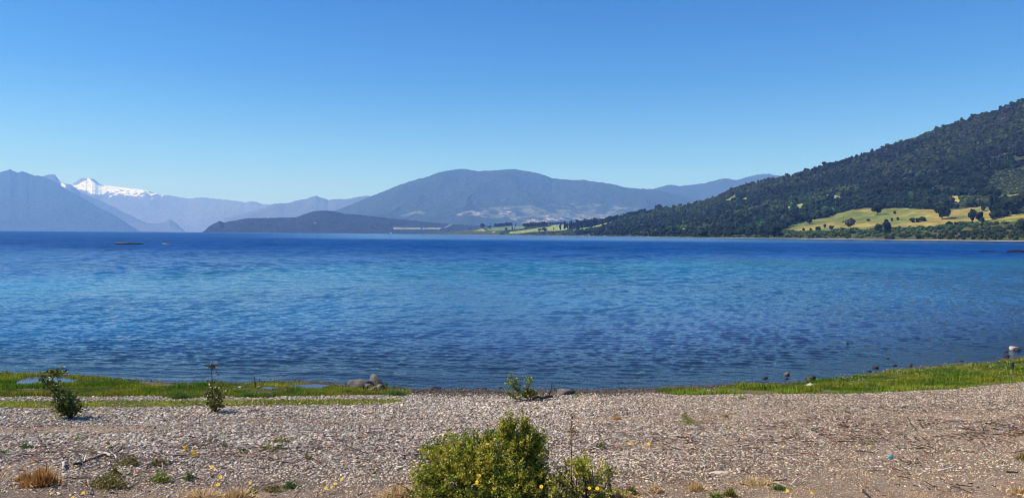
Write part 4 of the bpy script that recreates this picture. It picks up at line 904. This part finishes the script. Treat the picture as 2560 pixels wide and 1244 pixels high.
# ------------------------------------------------------------------ trees on the far shore
def crown_mesh(seed, kind):
    r_ = np.random.default_rng(seed); P = []
    if kind == 'poplar': sc, nb = (.28, .28, 1.0), 14
    elif kind == 'shrub': sc, nb = (1.0, .8, .55), 10
    elif kind == 'conifer': sc, nb = (.55, .55, 1.0), 14
    else: sc, nb = (.95, .85, .95), 16
    d = r_.normal(size=(nb, 3)); d /= np.linalg.norm(d, axis=1, keepdims=True); d *= r_.random((nb, 1)) ** .4 * .62
    s = r_.uniform(.26, .46, nb)
    V, Fc = stamp(ICO2, d, np.stack([s, s, s * .8], -1), rand_rots(nb, r_), .16, r_)
    n = 420; q = r_.normal(size=(n, 3)); q /= np.linalg.norm(q, axis=1, keepdims=True); b = r_.integers(0, nb, n); C0 = d[b] + q * s[b][:, None] * r_.uniform(.8, 1.25, (n, 1))
    u = r_.normal(size=(n, 3)); u /= np.linalg.norm(u, axis=1, keepdims=True); w = np.cross(u, q); w /= np.linalg.norm(w, axis=1, keepdims=True); z = r_.uniform(.05, .12, (n, 1))
    LV = np.stack([C0 - u * z, C0 + w * z, C0 + u * z, C0 - w * z], 1).reshape(-1, 3); LQ = np.arange(n * 4).reshape(-1, 4)
    A = np.concatenate([V, LV]) * np.array(sc); fa = [Fc, LQ + len(V)]
    shade = np.concatenate([np.repeat(r_.uniform(.75, 1.3, nb), len(ICO2[0])), np.repeat(r_.uniform(.7, 1.5, n), 4)])
    A[:, 2] -= A[:, 2].min(); A = A / [np.abs(A[:, 0]).max() * 2, np.abs(A[:, 0]).max() * 2, A[:, 2].max()]     # unit width, unit height
    return A, fa, shade
def make_tree_mesh(seed, kind, col):
    A, fa, sh = crown_mesh(seed, kind)
    lift = {'poplar': .06, 'shrub': -.05, 'conifer': .06}.get(kind, .13)
    A[:, 2] = A[:, 2] * (1 - lift) + lift
    c = sh[:, None] * np.array(col)
    o = mk('crown', A, fa, M_CROWN, c); cm = o.data; bpy.data.objects.remove(o)
    V, q, t = tube([(0, 0, -.05), (.01, 0, .2), (0, 0, .5)], [.035, .028, .015], 6); V2, q2, t2 = tube([(0, 0, .2), (.12, .03, .45)], [.02, .01], 5); V3, q3, t3 = tube([(0, 0, .22), (-.12, .02, .48)], [.018, .01], 5)
    Vj, Fj = join([(V, q, t), (V2, q2, t2), (V3, q3, t3)]); o = mk('trunk', Vj, Fj, M_BARK); tm = o.data; bpy.data.objects.remove(o)
    return cm, tm
DG, MG, PG, BR, VD = (.016, .026, .012), (.028, .042, .016), (.05, .07, .02), (.06, .055, .04), (.012, .020, .016)
TM = {}
def tree_mesh(kind, col, v):
    k = (kind, col, v)
    if k not in TM: TM[k] = make_tree_mesh(hash((kind, v)) % 1000 if False else (len(kind) * 37 + v * 11), kind, col)
    return TM[k]
def place_tree(P, w, h, kind, col, v, lab, cat='tree', name='tree', group=None, rz=0.0, trunk=True):
    cm, tm = tree_mesh(kind, col, v)
    if trunk:
        t = empty(name, P, lab, cat, group); o = bpy.data.objects.new('crown', cm); COL.objects.link(o); o.parent = t
        o2 = bpy.data.objects.new('trunk', tm); COL.objects.link(o2); o2.parent = t; t.scale = (w, w, h); t.rotation_euler = (0, 0, rz)
    else:
        t = bpy.data.objects.new(name, cm); COL.objects.link(t); t.location = P; t.scale = (w, w, h); t.rotation_euler = (0, 0, rz); tag(t, lab, cat, group)
    return t
TREES = [(2125, 571, 30, 27, 'round', BR, 'lone brownish round tree in the lower left of the dry meadow'), (2355, 549, 42, 38, 'round', DG, 'largest lone dark tree standing in the middle of the meadow'), (2193, 537, 34, 30, 'round', DG, 'dark tree jutting from the forest edge into the meadow'),
         (2024, 560, 18, 13, 'round', DG, 'small round tree below the forest edge at the meadow left end'), (2196, 582, 20, 24, 'round', DG, 'left tree of the tall pair at the shore side of the meadow'), (2218, 588, 28, 42, 'round', DG, 'right taller tree of the pair at the shore side of the meadow'),
         (2432, 555, 20, 34, 'conifer', DG, 'tall dark tree left of the pair under the poplars'), (2449, 555, 20, 28, 'round', DG, 'shorter dark tree right of the tall one under the poplars'), (2458, 529, 18, 15, 'round', DG, 'small dark tree left of the poplar clump'),
         (2478, 532, 12, 48, 'poplar', VD, 'left tall poplar of the two near the right edge'), (2489, 530, 14, 46, 'poplar', VD, 'right tall poplar of the two near the right edge'), (2528, 537, 56, 46, 'round', DG, 'large round dark tree right of the two poplars'),
         (2500, 540, 42, 34, 'round', DG, 'dark round tree at the foot of the two poplars'), (2556, 578, 34, 34, 'round', MG, 'leafy tree at the right edge near the shore'), (2374, 566, 18, 14, 'round', DG, 'small dark round tree in the shore thicket below the largest lone tree'),
         (1647, 527, 26, 18, 'round', VD, 'dark dome-shaped tree standing alone on the skyline'), (1625, 538, 20, 14, 'round', DG, 'dark clump left below the dome-shaped skyline tree'), (1401, 577, 7, 20, 'poplar', VD, 'single poplar at the left end of the poplar row'),
         (1289, 562, 3, 9, 'poplar', VD, 'tiny lone poplar right of the dark hedge line'), (1206, 570, 13, 13, 'round', VD, 'round dark tree at the left end of the dark hedge line'), (1225, 572, 12, 9, 'round', VD, 'round tree below the dark hedge line'),
         (1361, 578, 18, 10, 'round', DG, 'round tree in the middle of the green far fields'), (1349, 578, 10, 7, 'round', DG, 'small bush left of the round tree in the far fields'), (1265, 577, 11, 9, 'round', DG, 'small round tree on the lower dark green field'),
         (1281, 575, 5, 9, 'poplar', DG, 'left thin tree of two on the dark green field'), (1287, 575, 4, 8, 'poplar', DG, 'right thin tree of two on the dark green field'), (1384, 574, 3, 6, 'poplar', VD, 'tiny tree in the bright green far field'), (1175, 571, 5, 4, 'round', VD, 'tiny round tree on the far headland skyline')]
for i, (a, b, w, h, kd, c_, lab) in enumerate(TREES):
    P = R_HILL.find(a, b); k = P[1] / F; place_tree(P, w * k, h * k, kd, c_, i % 3, lab, rz=i * 1.3)
BUSHES = [(2008, 577, 10, 7), (2026, 578, 14, 9), (2045, 577, 20, 12), (2063, 569, 10, 10), (2080, 573, 18, 10), (2171, 553, 14, 7), (2236, 535, 9, 9), (2229, 553, 10, 9), (2244, 551, 9, 9), (2108, 556, 6, 4), (2108, 545, 3, 4), (2282, 556, 22, 13), (2304, 553, 24, 12), (2293, 556, 20, 12)]
for i, (a, b, w, h) in enumerate(BUSHES):
    P = R_HILL.find(a, b); k = P[1] / F
    where = ['leftmost small bush on the lower meadow edge', 'second small bush from the left on the lower meadow edge', 'wide dark bush on the lower meadow edge', 'dark bush sticking up from the lower meadow edge', 'brownish bush right of the one sticking up', 'low wide bush right of the brownish round tree',
             'dark bush near the top of the meadow', 'left bush of two right above the tall tree pair', 'right bush of two right above the tall tree pair', 'tiny bush left of the brownish round tree', 'tiniest bush high on the meadow left part', 'left part of the long bush group left of the largest lone tree',
             'right part of the long bush group left of the largest lone tree', 'middle bush of the long group left of the largest lone tree'][i]
    place_tree(P, w * k, h * k, 'shrub', DG if i % 2 else MG, i % 2, where, 'bush', 'bush', 'bushes on the meadow', rz=i, trunk=False)
# windbreaks: rows of trees along the far fields, every tree its own
def row(p0, p1, n, w, h, kind, label, group):
    for i in range(n):
        u = (i + .5) / n; a = p0[0] + (p1[0] - p0[0]) * u; b = p0[1] + (p1[1] - p0[1]) * u
        nth = ['leftmost', 'second', 'third', 'fourth', 'fifth', 'sixth', 'seventh', 'eighth', 'ninth', 'tenth', 'eleventh', 'twelfth', 'thirteenth', 'fourteenth', 'fifteenth'][i]
        lab = nth.replace('leftmost', 'first') + ' ' + label
        P = R_HILL.find(a, b); k = P[1] / F; hh = h * (0.85 + 0.3 * vnoise(i * 1.7, h, 3)); place_tree(P, w * k, float(hh) * k, kind, VD, i % 3, lab, group=group, rz=i * 2.1, trunk=False)
row((1410, 575), (1494, 563), 15, 9, 20, 'poplar', 'poplar from the left in the row above the yellow-green far field', 'poplars in a row')
row((1497, 561), (1545, 550), 8, 11, 15, 'round', 'tree from the left in the windbreak rising right of the poplar row', 'trees in the rising windbreak')
row((1550, 550), (1614, 534), 10, 11, 14, 'conifer', 'tree from the left in the upper windbreak below the skyline dome tree', 'trees in the upper windbreak')
row((1236, 565), (1280, 562), 11, 8, 11, 'round', 'tree from the left in the straight dark hedge on the far headland', 'trees in the straight hedge line')
row((1308, 569), (1370, 566), 9, 12, 13, 'round', 'tree from the left in the grove between the two green far fields', 'trees in the field grove')
row((1372, 560), (1412, 556), 6, 9, 8, 'round', 'tree from the left in the small windbreak above the bright green field', 'trees in the small windbreak')

# the wood itself
rg = np.random.default_rng(77)
def hill_scatter(n, pxa, pxb):
    t = rg.random(n) ** 0.7; sl = rg.uniform(ray(pxa, 583)[0], ray(pxb, 583)[0], n)
    x, y, z = R_HILL.pt(sl, t); px, py = proj(x, y, z); return x, y, z, px, py, t
def wood():
    N = 90000
    x, y, z, px, py, t = hill_scatter(N, 1250, 2760)
    y0 = np.interp(x / y, *R_HILL.d0); ok = (y - y0 > np.where(px > 1600, 24, 15)) & (px < 2680)
    for p, pc, k in MEADOWS: ok &= ~inpoly(px, py, p) & ~inpoly(px, py - 3, p)
    scr = np.zeros(N, bool)
    for p in SCRUB: scr |= inpoly(px, py, p)
    thk = inpoly(px, py, THICKET) | ((y - y0 < 45) & (px > 1440))
    # thin to an even spacing on the ground (density of the scatter falls off with distance)
    dens = 1.0 / (np.interp(x / y, *R_HILL.d1) - y0) / y * t ** (-0.43)
    target = np.where(scr, 1 / 36., np.where(thk, 1 / 22., 1 / 56.)) * smooth(6000, 2500, y) ** 0.3
    keepp = target / (dens * N / (ray(2760, 583)[0] - ray(1250, 583)[0]) * 0.7)
    ok &= rg.random(N) < keepp
    ok &= (fbm(x * .011, y * .008, 3, 123) < 0.66) | (rg.random(N) < .25) | (py < 380)        # small clearings
    ok &= ~(scr & (px < 1460) & (py < 566) & (rg.random(N) < .6))
    x, y, z, px, py, scr, thk = [a[ok] for a in (x, y, z, px, py, scr, thk)]; n = len(x)
    big = 9.8 * np.exp(0.40 * rg.normal(size=n)).clip(.5, 2.3)
    w = np.where(scr, 5 + 2 * rg.random(n), np.where(thk, 5.5 + 3 * rg.random(n), big)); h = w * np.where(scr | thk, rg.uniform(.55, .9, n), rg.uniform(.65, 1.15, n))
    hue = fbm(x * .004, y * .004, 3, 91); f = smooth(.42, .62, hue)[:, None]
    c = np.array([.016, .032, .013]) * (1 - f) + np.array([.055, .075, .022]) * f
    c = np.where(scr[:, None], np.array([.075, .090, .040]), c); c = np.where(thk[:, None], np.array([.065, .088, .032]), c)
    br = smooth(.6, .75, vnoise(x * .006, y * .01, 17))[:, None] * (py < 520)[:, None]; c = c * (1 - br * .5) + np.array([.05, .042, .035]) * br * .5
    c = c * 0.56 * np.exp(rg.normal(size=(n, 1)) * .5); c[:, 1] *= 1 + 0.25 * smooth(430, 520, py)
    order = np.argsort(y); fr = (px[order] < 2570); shr = (scr | thk)[order]
    near = np.concatenate([order[fr & shr][:190], order[fr & ~shr][:220]]); far = order[~np.isin(order, near)]
    # the nearest ones stand as trees of their own, the mass behind as one wood
    for i in near:
        kd = 'shrub' if (scr[i] or thk[i]) else 'round'
        if kd == 'shrub': place_tree((x[i], y[i], z[i]), w[i], h[i], 'shrub', MG if i % 3 else PG, int(i) % 2, 'leafy shrub crowding the far shore below the dry meadow', 'shrub', 'shrub', 'shrubs along the far shore', rz=float(i % 7), trunk=False)
        else: place_tree((x[i], y[i], z[i]), w[i], h[i], 'round', DG, int(i) % 3, 'dark leafy tree in the lowest part of the hillside wood', 'tree', 'tree', 'lowest trees of the wood', rz=float(i % 7), trunk=False)
    parts_V, parts_F, parts_C = [], [], []; off = 0
    for lod, (sel, nb, leafn) in enumerate(((far[:5000], 9, 46), (far[5000:], 5, 22))):
        for v in range(4):
            r_ = np.random.default_rng(900 + v + lod * 10)
            d = r_.normal(size=(nb, 3)); d /= np.linalg.norm(d, axis=1, keepdims=True); d *= .34 * r_.random((nb, 1)) ** .4; d[:, 2] = d[:, 2] * .8 + .5; s = r_.uniform(.19, .30, nb)
            V, Fc = stamp(ICO1, d, np.stack([s, s, s * .85], -1), rand_rots(nb, r_), .15, r_)
            q = r_.normal(size=(leafn, 3)); q /= np.linalg.norm(q, axis=1, keepdims=True); b = r_.integers(0, nb, leafn); C0 = d[b] + q * s[b][:, None] * 1.15
            u = r_.normal(size=(leafn, 3)); u /= np.linalg.norm(u, axis=1, keepdims=True); w_ = np.cross(u, q); w_ /= np.linalg.norm(w_, axis=1, keepdims=True); zz = r_.uniform(.05, .10, (leafn, 1))
            LV = np.stack([C0 - u * zz, C0 + w_ * zz, C0 + u * zz], 1).reshape(-1, 3); LT = np.arange(leafn * 3).reshape(-1, 3)
            BV = np.concatenate([V, LV]); BF_ = np.concatenate([Fc, LT + len(V)]); sh = np.concatenate([np.repeat(r_.uniform(.7, 1.35, nb), 12), np.repeat(r_.uniform(.6, 1.6, leafn), 3)])
            ids = sel[v::4]; m = len(ids)
            VV, FF = stamp((BV, BF_), np.stack([x[ids], y[ids], z[ids]], -1), np.stack([w[ids], w[ids], h[ids]], -1), rotz_mats(rg.random(m) * 6.28))
            parts_V.append(VV); parts_F.append(FF + off); off += len(VV); parts_C.append((c[ids][:, None, :] * sh[None, :, None]).reshape(-1, 3))
    o = mk('forest', np.concatenate(parts_V), np.concatenate(parts_F), M_CROWN, np.concatenate(parts_C)); tag(o, kind='stuff')
    print('WOOD', n, len(far))
wood()

# ------------------------------------------------------------------ houses and boats far off
def gable(name, P, w, d, h, rh, wall, roof, lab, rz=0.0, cat='house'):
    t = empty(name, P, lab, cat); t.rotation_euler = (0, 0, rz); a, b = w / 2, d / 2
    V = np.array([(-a, -b, -2), (a, -b, -2), (a, b, -2), (-a, b, -2), (-a, -b, h), (a, -b, h), (a, b, h), (-a, b, h), (-a, 0, h + rh), (a, 0, h + rh)], float)
    mk('wall', V, [np.array([(0, 1, 5, 4), (1, 2, 6, 5), (2, 3, 7, 6), (3, 0, 4, 7)]), np.array([(4, 8, 7), (5, 6, 9)])], wall, parent=t)
    a2, b2, th = a + .5, b + .6, .18; z0 = h - rh * .6 / b
    V = np.array([(-a2, -b2, z0), (a2, -b2, z0), (a2, 0, h + rh + .05), (-a2, 0, h + rh + .05), (-a2, b2, z0), (a2, b2, z0)], float); V = np.concatenate([V, V + [0, 0, th]])
    mk('roof', V, np.array([(1, 0, 3, 2), (3, 4, 5, 2), (6, 7, 8, 9), (10, 9, 8, 11), (0, 1, 7, 6), (5, 4, 10, 11), (0, 6, 9, 3), (3, 9, 10, 4), (1, 2, 8, 7), (2, 5, 11, 8)]), roof, parent=t)
    for x0, x1, zz0, zz1, nm, m in ((-a * .6, -a * .3, h * .35, h * .75, 'window', M_DARKWALL), (a * .3, a * .6, h * .35, h * .75, 'window', M_DARKWALL), (-.5, .5, 0, h * .75, 'door', M_DARKWALL)):
        V = np.array([(x0, -b - .06, zz0), (x1, -b - .06, zz0), (x1, -b - .06, zz1), (x0, -b - .06, zz1), (x0, -b + .02, zz0), (x1, -b + .02, zz0), (x1, -b + .02, zz1), (x0, -b + .02, zz1)])
        mk(nm, V, np.array([(0, 1, 2, 3), (4, 7, 6, 5), (0, 4, 5, 1), (1, 5, 6, 2), (2, 6, 7, 3), (3, 7, 4, 0)]), m, parent=t)
    return t
P = R_HILL.find(1234, 583.5); gable('house', P, 14, 9, 5, 3.5, M_WALL, M_ROOFO, 'small white house with ochre roof on the far left of the green shore')
P = R_HILL.find(1712, 580); gable('house', P + np.array([0, -14, 3]), 17, 9, 4, 2.6, M_DARKWALL, M_ROOFL, 'dark house with pale roof among the trees above the far beach', 0.15)
for a, b, w, lab in ((787, 558, 16, 'long white building on the dark headland'), (672, 543, 5, 'tiny white hut on the skyline of the dark headland'), (977, 583, 10, 'tiny white building at the shore left of the pale strip field')):
    P = HEAD.find(a, b); gable('house', P, w, 8, 4, 2, M_WALL, M_WALL, lab)
def boat(px, py, L_, lab):
    s, e = ray(px, py); y = -CAMZ / e; y = min(y, float(np.interp(s, *R_HILL.d0)) - 8); t = empty('boat', (s * y, y, 0), lab, 'boat', 'small boats along the far shore'); t.rotation_euler = (0, 0, 0.3 * math.sin(px))
    n = 9; u = np.linspace(-1, 1, n); hw = 0.17 * L_ * (1 - np.abs(u) ** 2.6) ** .6 * np.where(u > 0, 1 - .25 * u, 1); V = []
    for k in range(n): V += [(u[k] * L_ / 2, -hw[k], .55 + .15 * u[k] ** 2), (u[k] * L_ / 2, -hw[k] * .6, -.1), (u[k] * L_ / 2, hw[k] * .6, -.1), (u[k] * L_ / 2, hw[k], .55 + .15 * u[k] ** 2)]
    Fc = [(k * 4 + j, (k + 1) * 4 + j, (k + 1) * 4 + j + 1, k * 4 + j + 1) for k in range(n - 1) for j in range(3)] + [(k * 4 + 3, (k + 1) * 4 + 3, (k + 1) * 4, k * 4) for k in range(n - 1)]
    mk('hull', np.array(V), np.array(Fc), M_BOAT, parent=t)
    c = L_ * .14; z0, z1 = .5, 1.7; V = np.array([(-c, -c * .6, z0), (c * 1.3, -c * .6, z0), (c * 1.3, c * .6, z0), (-c, c * .6, z0), (-c, -c * .5, z1), (c * .7, -c * .5, z1), (c * .7, c * .5, z1), (-c, c * .5, z1)])
    mk('cabin', V, np.array([(0, 1, 5, 4), (1, 2, 6, 5), (2, 3, 7, 6), (3, 0, 4, 7), (4, 5, 6, 7)]), M_BOAT, parent=t)
for a, b, l, lab in ((1457, 589, 6, 'leftmost white boat off the yellow-green field'), (1474, 590, 7, 'brighter white boat second from the left'), (1512, 589, 7, 'third white boat, close under the scrub shore'), (1568, 591, 6, 'fourth white boat, left one of a close pair'), (1573, 591.5, 7, 'fifth white boat, right one of the close pair'),
                     (1603, 592, 7, 'sixth white boat near where the pale beach begins'), (1609, 592, 5, 'rightmost small white boat near where the pale beach begins')): boat(a, b, l, lab)

# the clear blue air between here and the mountains
def haze():
    V = np.array([(x, y, z) for x in (-42000, 42000) for y in (-6000, 40000) for z in (-60, 2650)], float)
    Fc = np.array([(0, 1, 3, 2), (4, 6, 7, 5), (0, 4, 5, 1), (2, 3, 7, 6), (0, 2, 6, 4), (1, 5, 7, 3)])
    m = bpy.data.materials.new('air'); m.use_nodes = True; n = m.node_tree; n.nodes.clear()
    out = n.nodes.new('ShaderNodeOutputMaterial'); v = n.nodes.new('ShaderNodeVolumePrincipled')
    v.inputs['Color'].default_value = (0.21, 0.44, 1.0, 1); v.inputs['Absorption Color'].default_value = (1, 1, 1, 1)
    v.inputs['Density'].default_value = 5.3e-5; v.inputs['Anisotropy'].default_value = 0.0
    n.links.new(v.outputs[0], out.inputs['Volume'])
    return tag(mk('haze', V, Fc, m), kind='stuff')
haze()
